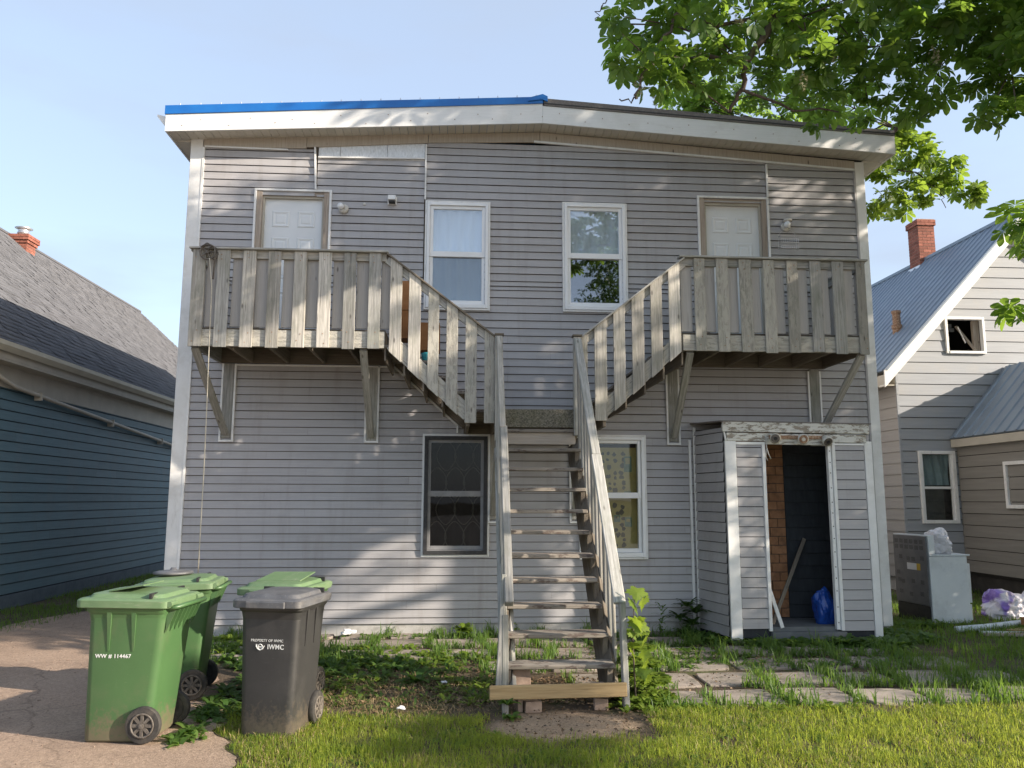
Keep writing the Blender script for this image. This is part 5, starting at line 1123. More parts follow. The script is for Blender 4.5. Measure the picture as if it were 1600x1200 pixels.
# ------------------------------------------------------------------ wheeled bins
def rrect(wd, dp, r, z, n=5, cy=0):
    pts = []
    for cx, cyy, a0 in ((wd/2-r, -dp/2+r, -90), (wd/2-r, dp/2-r, 0), (-wd/2+r, dp/2-r, 90), (-wd/2+r, -dp/2+r, 180)):
        for i in range(n): a = math.radians(a0+90*i/(n-1)); pts.append((cx+r*math.cos(a), cyy+r*math.sin(a)+cy, z))
    return pts
def loft(mb, rings, cap0=True, cap1=True):
    n = len(rings[0]); vs = [p for r in rings for p in r]
    fs = [(i*n+j, i*n+(j+1) % n, (i+1)*n+(j+1) % n, (i+1)*n+j) for i in range(len(rings)-1) for j in range(n)]
    if cap0: fs.append(tuple(range(n-1, -1, -1)))
    if cap1: fs.append(tuple((len(rings)-1)*n+j for j in range(n)))
    return mb.add(vs, fs)
def lettering(parent, text, x, y, z, size, rot, mat, name='lettering', bold=0):
    cu = bpy.data.curves.new('t', 'FONT'); cu.body = text; cu.size = size; cu.align_x = 'CENTER'; cu.align_y = 'CENTER'; cu.extrude = .0008; cu.offset = bold; cu.space_character = 1.12
    to = bpy.data.objects.new('t', cu); COL.objects.link(to); dg = bpy.context.evaluated_depsgraph_get(); dg.update()
    me = bpy.data.meshes.new_from_object(to.evaluated_get(dg)); bpy.data.objects.remove(to); me.name = name; me.materials.clear()
    o = link(name, me, mat, None); o.parent = parent; o.location = (x, y, z); o.rotation_euler = rot; return o
def make_bin(label, loc, rz, body_m, lid_m, lid_tilt=0, flap=False, tilt=0):
    """Local frame: front at -Y, wheels and handle at +Y."""
    WL['tmp'] = Vector()
    r = empty('wheeled_bin', (0, 0, 0), label, 'bin', 'wheeled bins by the driveway')
    mb = MB(); H = .93
    fr = lambda wd, dp, r, z: rrect(wd, dp, r, z, cy=-.255+dp/2)
    rings = [fr(.40, .44, .05, .0), fr(.42, .455, .055, .012), fr(.448, .49, .055, .35), fr(.485, .535, .055, .80), fr(.49, .54, .055, .84), rrect(.53, .575, .06, .865, cy=.01), rrect(.54, .585, .06, .905, cy=.01), rrect(.52, .565, .055, .905, cy=.01), rrect(.48, .53, .05, .80, cy=.01)]
    loft(mb, rings, True, True); mb.build('bin_body', body_m, r, True)
    ob = bpy.data.objects[r.children[0].name]; md = ob.modifiers.new('e', 'EDGE_SPLIT'); md.split_angle = math.radians(32)
    for s in (-1, 1):                                       # two upright ribs on each side and a wheel arch
        for yy in (-.10, .07):
            mb = MB(); a = .5*.485+.002; mb.hexa([(s*(a-.012)-.006, yy-.006, .60), (s*(a-.012)+.006, yy-.006, .60), (s*(a-.012)+.006, yy+.006, .60), (s*(a-.012)-.006, yy+.006, .60)],
                              [(s*(a+.010)-.006, yy-.016, .862), (s*(a+.010)+.006, yy-.016, .862), (s*(a+.010)+.006, yy+.016, .862), (s*(a+.010)-.006, yy+.016, .862)]); mb.build('side_rib', body_m, r)
        mb = MB(); mb.lathe([(0, -.025), (.085, -.025), (.115, -.022), (.12, -.012), (.12, .012), (.115, .022), (.085, .025), (.08, .018), (0, .018)], (s*.232, .175, .12), 26, 'x'); wh = mb.build('wheel', M['tyre'], r, True); wh.modifiers.new('e', 'EDGE_SPLIT').split_angle = math.radians(40)
        mb = MB(); mb.lathe([(0, -.004), (.018, -.004), (.018, .006), (0, .008)], (s*.262, .175, .12), 12, 'x')
        for q in range(8):
            t = q*math.pi/4; d = Vector((0, math.cos(t), math.sin(t))); c = Vector((s*.255, .175, .12)); mb.beam(c+d*.01, c+d*.078, d.cross(Vector((1, 0, 0)))*.010, Vector((.006, 0, 0)))
        mb.build('wheel_hub', M['ironwork'], wh)
        mb = MB(); mb.lathe([(.082, -.012), (.082, .002), (.070, .002), (.070, -.012)], (s*.260, .175, .12), 24, 'x'); mb.build('wheel_rim', M['ironwork'], wh, True)
    mb = MB(); mb.cyl((0, .175, .12), (1, 0, 0), .014, .47, 8); mb.build('axle', M['ironwork'], r)
    mb = MB(); mb.tube([(-.23, .29, .88), (-.23, .36, .895), (.23, .36, .895), (.23, .29, .88)], .016, 8); mb.build('handle', body_m, r, True)
    for q in range(7):                                      # comb of stiffeners below the handle
        mb = MB(); x = -.21+q*.07; mb.prism([(x-.004, .278, .72), (x-.004, .345, .88), (x-.004, .278, .88)], (.008, 0, 0)); mb.build('back_rib', body_m, r)
    # lid: lipped tray upside down, raised field, crowned
    lid = empty('lid', (0, .31, .91)); lid.parent = r; lid.location = (0, .31, .91); WL[lid.name] = Vector((0, .31, .91))
    mb = MB(); crown = lambda w_, d_, rr, z, cy=0: rrect(w_, d_, rr, z, cy=cy)
    loft(mb, [crown(.565, .64, .05, .885, -.01), crown(.577, .652, .055, .890, -.01), crown(.577, .652, .055, .935, -.01), crown(.55, .625, .055, .946, -.01), crown(.49, .54, .06, .950, -.01), crown(.46, .50, .06, .974, -.01), crown(.34, .38, .08, .986, -.01), crown(.10, .14, .03, .990, -.01)], True, True)
    ll = mb.build('lid_panel', lid_m, lid, True); ll.modifiers.new('e', 'EDGE_SPLIT').split_angle = math.radians(28)
    mb = MB(); mb.box(-.16, .16, -.350, -.325, .885, .932); mb.build('lid_lip', lid_m, lid, bevel=.006)
    for x in (-.22, .22):
        mb = MB(); mb.cyl((x, .315, .915), (1, 0, 0), .02, .10, 10); mb.build('hinge', lid_m, lid)
        mb = MB(); mb.box(x-.045, x+.045, .17, .188, .950, .985); mb.build('grip_slot', M['black'], lid)
    if flap:
        mb = MB(); mb.prism([(-.19, -.17, .980), (.19, -.15, .984), (.21, .10, 1.030), (-.15, .08, 1.026)], (0, 0, .008)); mb.build('lid_flap', lid_m, lid)
    lid.rotation_euler = (lid_tilt, 0, 0)
    r.location = loc; r.rotation_euler = (0, tilt, rz)
    return r
R_ = math.radians
g1 = make_bin('green wheeled bin with white stencilled numbers, nearest on the driveway', (-2.255, -4.115, .016), R_(-95), M['bin_green'], M['bin_lid'], -.01, True)
lettering(g1, 'WW # 114467', .2345, -.065, .565, .036, (R_(92.5), 0, R_(90)), M['letter'], bold=.0006)
g2 = make_bin('green wheeled bin carrying a dark disc on its lid, behind the numbered bin', (-2.36, -2.97, .016), R_(-84), M['bin_green'], M['bin_lid'], .03, False)
g3 = make_bin('green wheeled bin standing behind the black bin', (-1.44, -3.14, .0), R_(-14), M['bin_green'], M['bin_lid'], .02, True)
bb = make_bin('black wheeled bin with white lettering on its front at the grass edge', (-1.275, -4.0, .0), R_(-13), M['bin_black'], M['bin_blacklid'], .0, False)
bb.scale = (.91, .91, 1.0)
lettering(bb, 'PROPERTY OF IWMC', -.01, -.2575, .655, .026, (R_(90), 0, 0), M['letter'])
lettering(bb, 'IWMC', .062, -.2575, .612, .046, (R_(90), 0, 0), M['letter'], bold=.0008)
mb = MB(); c = Vector((-.065, -.2575, .612))
mb.tube([c+Vector((.018*math.cos(a), 0, .018*math.sin(a))) for a in np.linspace(0, 2*math.pi, 17)], .003, 5, False)
mb.tube([c+Vector((-.034, 0, .008)), c+Vector((-.02, -.001, -.014)), c+Vector((0, -.001, -.022)), c+Vector((.02, -.001, -.014)), c+Vector((.034, 0, .008))], .0035, 5); mb.box(c.x-.036, c.x-.026, c.y-.001, c.y+.002, c.z+.0, c.z+.018); mb.box(c.x-.013, c.x+.013, c.y-.001, c.y+.002, c.z-.004, c.z+.004)
WL[bb.name] = Vector(); lo = mb.build('emblem', M['letter'], None); lo.parent = bb
lc = MB(); cc2 = Vector((-2.45, -2.94, 1.004)); lc.lathe([(0, .0), (.155, .0), (.165, .008), (.165, .02), (.12, .028), (.03, .035), (.02, .055), (0, .056)], cc2, 28); thing_mb(lc, 'pot_lid', M['bin_blacklid'], 'round dark grey disc lying on the second green bin', 'lid', smooth=True)

# ------------------------------------------------------------------ trees
def leaf_proto(name, mat, leaflets=7, detail=True, droop=.25):
    V = []; F = []
    angs = np.linspace(-125, 125, leaflets)
    for a in angs:
        t = math.radians(a+90); ln = (.62 if abs(a) > 90 else .85 if abs(a) > 45 else 1.0); wd = ln*.245
        d = np.array([math.cos(t), math.sin(t), 0]); s = np.array([-math.sin(t), math.cos(t), 0]); n0 = len(V)
        P = lambda u, w_, h: d*u*ln+s*w_*wd+np.array([0, 0, h-droop*(u**2)*ln])
        if detail:
            V += [P(.04, 0, 0), P(.35, -.45, .03), P(.35, 0, -.0), P(.35, .45, .03), P(.74, -1, .05), P(.74, 0, 0), P(.74, 1, .05), P(.95, -.60, .02), P(.95, .60, .02), P(1.06, 0, -.02)]
            F += [(0, 1, 2), (0, 2, 3), (1, 4, 5), (1, 5, 2), (2, 5, 6), (2, 6, 3), (4, 7, 5), (5, 8, 6), (7, 9, 5), (5, 9, 8)]
        else:
            V += [P(.05, 0, 0), P(.65, -1, .04), P(1.05, 0, -.02), P(.65, 1, .04)]; F += [(0, 1, 2), (0, 2, 3)]
        F = [tuple(i if i < n0 and False else i for i in f) for f in F]
        F[-(10 if detail else 2):] = [tuple(i+n0 for i in f) for f in F[-(10 if detail else 2):]]
    return np.array(V), np.array(F)
LV, LF = leaf_proto('l', None); LVs, LFs = leaf_proto('s', None, 5, False)
def rotmats(n, tilt=.55):
    """Leaves spread flat with a random heading and a downward tilt."""
    az = rng.uniform(0, 2*np.pi, n); tl = rng.normal(.35, tilt, n); ro = rng.normal(0, .35, n)
    ca, sa, ct, stt, cr_, sr = np.cos(az), np.sin(az), np.cos(tl), np.sin(tl), np.cos(ro), np.sin(ro)
    Rz = np.zeros((n, 3, 3)); Rz[:, 0, 0] = ca; Rz[:, 0, 1] = -sa; Rz[:, 1, 0] = sa; Rz[:, 1, 1] = ca; Rz[:, 2, 2] = 1
    Rx = np.zeros((n, 3, 3)); Rx[:, 0, 0] = 1; Rx[:, 1, 1] = ct; Rx[:, 1, 2] = stt; Rx[:, 2, 1] = -stt; Rx[:, 2, 2] = ct
    Ry = np.zeros((n, 3, 3)); Ry[:, 1, 1] = 1; Ry[:, 0, 0] = cr_; Ry[:, 0, 2] = sr; Ry[:, 2, 0] = -sr; Ry[:, 2, 2] = cr_
    return Rz @ Rx @ Ry
def leaves_mesh(name, P, S, mat, parent, LV, LF, tilt=.55, kind='stuff'):
    n = len(P); R = rotmats(n, tilt); V = np.einsum('nij,kj->nki', R, LV)*S[:, None, None]+P[:, None, :]
    F = (LF[None]+np.arange(n)[:, None, None]*len(LV)).reshape(-1, 3); c = P.mean(0)
    o = fastmesh(name, V.reshape(-1, 3)-c, F, mat, parent, c)
    if kind: o['kind'] = kind
    return o
def clump(c, r, n, shell=.35):
    d = rng.normal(size=(n, 3)); d /= np.linalg.norm(d, axis=1)[:, None]; rad = (shell+(1-shell)*rng.random(n))**.6
    return np.array(c)+d*rad[:, None]*np.array(r)
tree = empty('chestnut_tree', (11.0, -4.6, 0), 'large chestnut tree whose leafy branches overhang the roof at the upper right', 'tree')
mb = MB(); T0 = Vector((11.0, -4.6, 0))
mb.tube([T0, T0+Vector((-.05, 0, 1)), T0+Vector((-.1, .05, 3)), T0+Vector((-.2, .1, 6)), T0+Vector((-.3, .2, 9.5))], [.42, .34, .30, .24, .12], 14); mb.build('trunk', M['bark'], tree, True)
def branch(pts, r0, r1, name='branch'):
    k = len(pts); mb = MB(); P = []
    for i in range(k-1):
        a, b = Vector(pts[i]), Vector(pts[i+1])
        for q in range(4): P.append(a.lerp(b, q/4)+Vector((random.uniform(-1, 1), random.uniform(-1, 1), random.uniform(-1, 1)))*.03*(i > 0))
    P.append(Vector(pts[-1])); n = len(P); mb.tube(P, [r0+(r1-r0)*i/(n-1) for i in range(n)], 8); return mb.build(name, M['bark'], tree, True)
jn = T0+Vector((-.15, .1, 5.2)); jn2 = T0+Vector((-.25, .2, 7.5))
B1 = [at(1245, -20, -3.0), at(1222, 20, -2.95), at(1190, 66, -2.9), at(1163, 100, -2.9), at(1158, 140, -2.8), at(1140, 175, -2.7)]
B2 = [at(1640, -10, -2.6), at(1530, 45, -2.0), at(1478, 78, -1.4), at(1440, 140, -.8), at(1400, 200, -.1), at(1370, 260, .6)]
branch([jn2, T0+Vector((-3, .5, 8.4)), B1[0]], .13, .06); branch(B1, .055, .016)
branch([jn, B2[0]], .13, .07); branch(B2, .055, .02)
branch([B1[3], at(1100, 86, -3.0)], .02, .022, 'branch'); branch([B1[1], at(1120, 40, -3.0), at(1060, 20, -3.2), at(1040, 55, -3.2), at(1010, 110, -3.2), at(993, 145, -3.2), at(990, 158, -3.1), at(968, 155, -3.1)], .022, .006)
branch([at(950, -5, -3.3), at(945, 8, -3.3), at(934, 20, -3.3), at(930, 32, -3.3)], .006, .004, 'twig')
branch([B2[4], at(1380, 196, 0), at(1365, 205, .1)], .014, .008); branch([B2[5], at(1430, 270, 1.0), at(1470, 300, 1.1), at(1478, 325, 1.1)], .014, .005)
branch([B1[4], at(1240, 170, -2.5), at(1310, 175, -2.3)], .016, .008); branch([B2[1], at(1560, 120, -2.6), at(1570, 180, -2.8)], .02, .008); branch([jn, T0+Vector((-3.2, -.6, 4.6)), at(1640, 360, -3.6), at(1600, 330, -3.7)], .08, .012)
for q in range(9):
    a = jn2+Vector((random.uniform(-.2, .2), 0, random.uniform(-2, .5))); e = T0+Vector((random.uniform(-4, 3), random.uniform(-4, 4), random.uniform(6.5, 11))); branch([a, a.lerp(e, .5)+Vector((0, 0, .5)), e], .11, .02)
# foliage in the picture: pixel, distance plane, half sizes (m), number
VIS = [((1000, 25), -3.1, (.40, .4, .26), 24), ((1075, 45), -3.0, (.5, .5, .38), 38), ((985, 92), -3.2, (.20, .3, .18), 10), ((1035, 100), -3.1, (.34, .4, .22), 24), ((1110, 105), -2.8, (.45, .5, .24), 30),
       ((1060, 160), 1.0, (.55, .6, .22), 30), ((1110, 165), 1.2, (.60, .6, .24), 44), ((1165, 165), 1.0, (.5, .6, .25), 36), ((1110, 130), .6, (.6, .6, .25), 26), ((1180, 40), -2.9, (.5, .6, .38), 26), ((1270, 40), -2.9, (.5, .6, .40), 40), ((1240, 100), -2.7, (.40, .5, .24), 26), ((1300, 115), -2.5, (.42, .5, .26), 30),
       ((1250, 172), .9, (.55, .6, .22), 30), ((1310, 165), .6, (.50, .6, .26), 32), ((1225, 140), .2, (.45, .5, .22), 22), ((1285, 178), -1.6, (.20, .3, .10), 9), ((1370, 60), -2.7, (.5, .6, .40), 44), ((1385, 125), -2.5, (.34, .5, .24), 28), ((1345, 180), -.9, (.20, .3, .14), 10), ((1440, 40), -2.8, (.45, .6, .34), 40),
       ((1432, 158), -2.5, (.26, .4, .18), 19), ((1455, 100), -2.6, (.20, .4, .16), 11), ((1530, 25), -2.9, (.5, .6, .34), 50), ((1590, 50), -3.0, (.5, .6, .40), 48), ((1545, 100), -3.0, (.24, .4, .22), 14), ((1580, 128), -3.1, (.32, .5, .28), 24), ((1553, 175), -3.2, (.20, .3, .14), 11), ((1604, 90), -3.2, (.4, .5, .4), 26),
       ((1597, 338), -4.4, (.18, .2, .13), 8), ((1606, 390), -4.4, (.12, .2, .10), 4), ((1602, 480), -4.6, (.14, .2, .12), 5), ((1470, 5), -2.8, (.6, .7, .3), 34), ((1320, 0), -2.8, (.8, .7, .3), 46), ((1150, -5), -2.9, (.7, .7, .3), 40)]
P = []; S_ = []
for (px_, py_), Y, r, n in VIS:
    p = clump(at(px_, py_, Y), r, int(n*1.42)); P.append(p); S_.append(rng.uniform(.10, .178, len(p)))
for (px_, py_), Y, r, n in [q for q in VIS[:-3] if q[1] > -3.25 and q[0][0] < 1560]:
    c_ = at(px_, py_, Y); src = min(B1+B2, key=lambda q: (q-c_).length)
    for q in range(3):
        e_ = c_+Vector((random.uniform(-1, 1)*r[0], random.uniform(-1, 1)*r[1], random.uniform(-1, .6)*r[2])); m0 = src.lerp(c_, .7)+Vector((0, 0, .06)); mb = MB()
        mb.tube([src if q == 0 else m0, src.lerp(c_, .4)+Vector((0, 0, .09)) if q == 0 else m0.lerp(e_, .3), m0 if q == 0 else m0.lerp(e_, .6), e_], [.010, .008, .006, .003], 5); mb.build('twig', M['bark'], tree, True)
P = np.concatenate(P); S_ = np.concatenate(S_)
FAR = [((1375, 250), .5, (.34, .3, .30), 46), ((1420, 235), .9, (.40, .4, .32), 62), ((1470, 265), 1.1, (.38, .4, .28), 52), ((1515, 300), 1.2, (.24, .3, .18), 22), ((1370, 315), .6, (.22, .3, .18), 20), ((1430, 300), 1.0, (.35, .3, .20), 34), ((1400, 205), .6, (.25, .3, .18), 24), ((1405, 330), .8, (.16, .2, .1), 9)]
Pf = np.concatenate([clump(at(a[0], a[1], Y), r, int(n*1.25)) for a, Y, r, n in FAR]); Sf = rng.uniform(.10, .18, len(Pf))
# the nearest and clearest leaves are objects of their own
depth = P[:, 1]; order = rng.permutation(len(P))
big = order[np.argsort(-S_[order])][:290]; rest = np.setdiff1d(np.arange(len(P)), big)
me = bpy.data.meshes.new('leaf'); me.from_pydata(LV.tolist(), [], [tuple(int(i) for i in f) for f in LF]); me.materials.append(M['leaf'])
Rb = rotmats(len(big)); tl = WL[tree.name]
for i, k in enumerate(big):
    o = bpy.data.objects.new('leaf', me); COL.objects.link(o); o.parent = tree
    Mx = Matrix(Rb[i].tolist()).to_4x4() @ Matrix.Scale(float(S_[k]), 4); Mx.translation = Vector(P[k].tolist())-tl; o.matrix_local = Mx
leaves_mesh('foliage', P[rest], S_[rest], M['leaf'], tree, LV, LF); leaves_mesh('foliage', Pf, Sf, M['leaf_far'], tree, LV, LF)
bl_ = np.concatenate([clump(at(x, y, Y), (.05, .05, .12), 40) for x, y, Y in ((1000, 135, -3.2), (1090, 85, -3.1), (1155, 30, -3.1), (1255, 125, -2.9), (1305, 85, -2.9), (1460, 85, -2.9), (1570, 90, -3.2), (1025, 155, -2.4))])
leaves_mesh('blossom', bl_, np.full(len(bl_), .018), M['blossom'], tree, LVs, LFs, 1.2)
# the rest of the crown, above and right of the frame
C_ = []; 
for c, r, n in [((10.6, -5.3, 9.3), (4.4, 3.9, 2.7), 2700), ((8.6, -3.8, 8.6), (2.4, 1.8, 1.5), 560), ((11.2, -3.7, 6.9), (2.4, 1.6, 2.4), 1300), ((12.0, -5.0, 7.6), (2.5, 2.2, 1.5), 600), ((10.2, -8.6, 4.6), (1.1, 1.0, 1.1), 260), ((7.2, -3.0, 7.4), (2.2, 1.7, 1.6), 620), ((5.6, -3.1, 6.3), (1.0, .9, .8), 150), ((3.6, -3.2, 8.0), (2.6, 1.5, 1.0), 420), ((6.6, -3.9, 4.9), (1.2, .8, .5), 90)]:
    C_.append(clump(c, r, n, .15))
C_ = np.concatenate(C_)
# leave the strip of sky the low sun shines through on to the house foot
q = C_
keep = ~((q[:, 2] < 6.6) & (q[:, 1] < -4.2) & (q[:, 1] > -7.2))
C_ = C_[keep]
# nothing of the crown in front of the open sky of the picture
rel = C_-np.array(CAM); zc = rel@np.array(fd); pxs = 800+F_PX*(rel@np.array(rt))/np.maximum(zc, .1); pys = 600-F_PX*(rel@np.array(up))/np.maximum(zc, .1)
C_ = C_[~((zc > .5) & (pxs < 1625) & (pxs > -50) & (pys > -25))]
SN = np.array([2.3, -1.0, 1.0])
def gaps(Q, boxes):                     # thin the crown along the sun's path to the spots the low sun reaches
    keep = np.ones(len(Q), bool)
    for y_, xa, xb, za, zb, pr_ in boxes:
        t_ = (y_-Q[:, 1])/1.0; X_ = Q[:, 0]-2.3*t_; Z_ = Q[:, 2]-t_
        keep &= ~((X_ > xa-.15) & (X_ < xb+.15) & (Z_ > za-.15) & (Z_ < zb+.15) & (t_ > .5) & (rng.random(len(Q)) < pr_))
    return Q[keep]
BOX = [(-1.22, -2.3, .2, 3.2, 4.5, .93), (-1.22, 1.3, 2.8, 2.5, 4.5, .93), (-1.25, -3.0, -2.4, 3.2, 3.9, .8), (-.3, -3.7, -2.2, 6.2, 6.6, .85), (-.3, -1.9, -1.2, 6.2, 6.6, .85), (-.3, 4.6, 5.1, 6.2, 6.6, .8), (0, .9, 1.5, 3.0, 3.9, .9), (0, -3.6, -2.9, 5.4, 6.0, .85), (0, -1.0, -.5, 5.5, 6.1, .8), (0, -1.9, -1.6, 4.7, 5.1, .9), (0, 1.2, 2.6, 5.4, 5.8, .5), (0, 4.3, 5.0, 5.3, 5.9, .55)]
def lawn_gap(Q):
    t_ = Q[:, 2]/1.0; X_ = Q[:, 0]-2.3*t_; Y_ = Q[:, 1]+t_
    return Q[~((Y_ > -5.8) & (Y_ < -3.0) & (((X_ > 1.1) & (X_ < 5.5)) | ((X_ > -7) & (X_ < -.45))))]
C_ = lawn_gap(gaps(C_, BOX))
leaves_mesh('foliage', C_, rng.uniform(.22, .32, len(C_)), M['leaf'], tree, LVs, LFs)

def shrub(name, c, r, n, size, label, cat, mat, stems=6, hollow=.2):
    t = empty(name, (c[0], c[1], 0), label, cat); p = clump(c, r, n, hollow); p = p[p[:, 2] > .05]; p = lawn_gap(p) if c[1] > -12 else p
    mb = MB()
    for q in range(stems):
        a = random.uniform(0, 6.28); e = Vector((c[0]+r[0]*.6*math.cos(a), c[1]+r[1]*.6*math.sin(a), c[2]+r[2]*random.uniform(-.2, .5))); b = Vector((c[0]+.1*math.cos(a), c[1]+.1*math.sin(a), -.05)); mb.tube([b, b.lerp(e, .5)+Vector((0, 0, .2)), e], [.05, .035, .012], 6)
    mb.build('trunk', M['bark'], t, True); leaves_mesh('foliage', p, rng.uniform(size*.7, size*1.2, len(p)), mat, t, LVs, LFs, .8); return t
shrub('lilac_bush', (10.7, -2.3, 2.9), (1.3, 2.0, 3.1), 5200, .17, 'tall dense lilac bush beyond the right edge of the yard', 'bush', M['bush'])
shrub('lilac_bush', (10.9, -5.2, 1.8), (1.1, 1.35, 1.9), 2200, .16, 'lower lilac bush beside the taller one at the yard edge', 'bush', M['bush'])
# tree across the yard behind the camera, seen in the window panes
t2 = empty('maple_tree', (7.0, -21, 0), 'maple tree behind the viewer mirrored in the upper right window', 'tree')
mb = MB(); mb.tube([(7.0, -21, 0), (7.0, -21, 4), (6.9, -21, 9)], [.28, .22, .08], 10); mb.build('trunk', M['bark'], t2, True)
p = np.concatenate([clump((6.9, -21, 8.2), (2.6, 2.6, 3.0), 900, .2), clump((6.3, -21, 10.6), (1.4, 1.4, 1.7), 260, .2), clump((7.8, -21, 6.4), (2.4, 2.2, 1.8), 500, .2)])
leaves_mesh('foliage', p, rng.uniform(.20, .30, len(p)), M['bush'], t2, LVs, LFs, .8)

gn = M['grass'].node_tree; gb = gn.nodes['Principled BSDF']; gold = gb.inputs['Base Color'].links[0].from_socket
for sc_, lo_, hi_, col_, am_ in (((1.5, 1.5, 1.5), .46, .66, (.055, .125, .02), .75), ((2.4, 2.4, 2.4), .55, .72, (.34, .29, .09), .6)):
    over(M['grass'], m_noise(sc_, lo_, hi_, 5), col_, am_)
# ------------------------------------------------------------------ lawn, weeds, plants
def blades(name, X, Y, h, wd, mat, lean=.35, z0=0.0, segs=2, parent=None, kind='stuff'):
    n = len(X); a = rng.uniform(0, 2*np.pi, n); l = np.abs(rng.normal(0, lean, n))*h; la = rng.uniform(0, 2*np.pi, n)
    dx, dy = np.cos(a)*wd/2, np.sin(a)*wd/2; lx, ly = np.cos(la)*l, np.sin(la)*l
    z0 = z0 if hasattr(z0, '__len__') else np.full(n, z0); o = np.zeros(n)
    V = np.stack([np.stack([X-dx, Y-dy, z0+o], 1), np.stack([X+dx, Y+dy, z0+o], 1), np.stack([X+dx*.8+lx*.35, Y+dy*.8+ly*.35, z0+h*.6], 1), np.stack([X-dx*.8+lx*.35, Y-dy*.8+ly*.35, z0+h*.6], 1), np.stack([X+lx, Y+ly, z0+h*(1-.3*np.minimum(l/np.maximum(h, .001), 1))], 1)], 1)
    F = np.array([(0, 1, 2), (0, 2, 3), (3, 2, 4)]); F = (F[None]+np.arange(n)[:, None, None]*5).reshape(-1, 3)
    c = np.array([X.mean(), Y.mean(), 0]); o = fastmesh(name, V.reshape(-1, 3)-c, F, mat, parent, c)
    if kind: o['kind'] = kind
    return o
def pn(x, y, s, k): return np.array([noise.noise(Vector((a*s, b*s, k))) for a, b in zip(x, y)])
def lawn(n, xr, yr, dens):
    x = rng.uniform(*xr, n); y = rng.uniform(*yr, n); k = rng.random(n) < dens(x, y); return x[k], y[k]
def front_d(x, y):
    nz = pn(x, y, 1.6, 2.2)*.35
    top = np.where(x < -1.0, -3.55, np.where(x < .35, -3.8, np.where(x < 1.45, -4.35, -3.72)))
    d = np.clip((top-y)/.22+.5+nz, 0, 1)
    d *= np.where(x < np.array([edge_x(b)+.03 for b in y]), 0, 1)
    hole = ((x-.78)/.58)**2+((y+4.02)/.42)**2 < 1.0
    return d*np.where(hole, .05, 1)*np.clip(.75+pn(x, y, 4, 9.)*.8, .2, 1)
x, y = lawn(190000, (-1.95, 8.0), (-6.2, -3.5), front_d)
tag(blades('lawn_grass', x, y, rng.uniform(.03, .078, len(x))*(1+.45*pn(x, y, 3, 5.)), rng.uniform(.003, .0055, len(x)), M['grass'], .95), 'short mown lawn in front of the steps', 'grass')
k = rng.random(len(x)) < .13*np.clip(1+2*pn(x, y, 2.1, 6.), .1, 3)
tag(blades('dry_grass', x[k]+.01, y[k], rng.uniform(.03, .07, k.sum()), rng.uniform(.003, .005, k.sum()), M['straw'], .9), 'dry straw coloured blades among the lawn', 'grass')
def right_d(x, y):
    d = np.clip((x-(4.75+.22*y+.0))/.5, 0, 1)*np.clip(.6+pn(x, y, 1.2, 3.3), 0, 1); d *= np.where((x < 5.6) & (y > -.1), 0, 1); return d
x, y = lawn(60000, (3.6, 10.5), (-3.7, 4.0), right_d)
tag(blades('side_grass', x, y, rng.uniform(.05, .13, len(x))*(1+.4*pn(x, y, 2, 5.)), rng.uniform(.006, .010, len(x)), M['grass_shade'], .6), 'rough grass on the right side of the yard', 'grass')
def verge_d(x, y): return np.clip(.25+pn(x, y, .9, 4.4)*1.2, 0, 1)*np.where((x > -6.72) & (x < -5.3-.04*y), 1, 0)*np.clip((-5.0-x)/.8, .15, 1)
x, y = lawn(22000, (-6.75, -4.4), (-.5, 11), verge_d)
tag(blades('verge_grass', x, y, rng.uniform(.03, .10, len(x)), rng.uniform(.006, .010, len(x)), M['grass_shade'], .7), 'sparse grass along the blue wall', 'grass')
# weeds in the joints of the slabs
X, Yy, Hh = [], [], []
for (cx, cy, wx, wy) in SLABS:
    m_ = int(rng.integers(40, 150) if rng.random() < .85 else 10)
    for q in range(m_):
        s = rng.integers(0, 4); u = rng.uniform(-.5, .5); e = rng.normal(.0, .034)
        px_, py_ = (cx+u*wx, cy-(wy/2+.045)+e) if s < 2 else (cx-(wx/2+.03)+e, cy+u*wy) if s == 2 else (cx+(wx/2+.03)+e, cy+u*wy)
        X.append(px_); Yy.append(py_); Hh.append(rng.uniform(.04, .14)*(1.7 if rng.random() < .15 else 1))
X, Yy, Hh = map(np.array, (X, Yy, Hh)); ks = noise
cl = pn(X, Yy, 1.1, 8.1) > -.30; X, Yy, Hh = X[cl], Yy[cl], Hh[cl]
rp = 3; X = np.repeat(X, rp)+rng.normal(0, .022, len(X)*rp); Yy = np.repeat(Yy, rp)+rng.normal(0, .022, len(Yy)*rp); Hh = np.repeat(Hh, rp)*rng.uniform(.6, 1.2, len(Hh)*rp)
tag(blades('joint_weeds', X, Yy, Hh, rng.uniform(.006, .013, len(X)), M['weed'], .6, .01), 'weeds and grass growing in the joints between paving slabs', 'weeds')
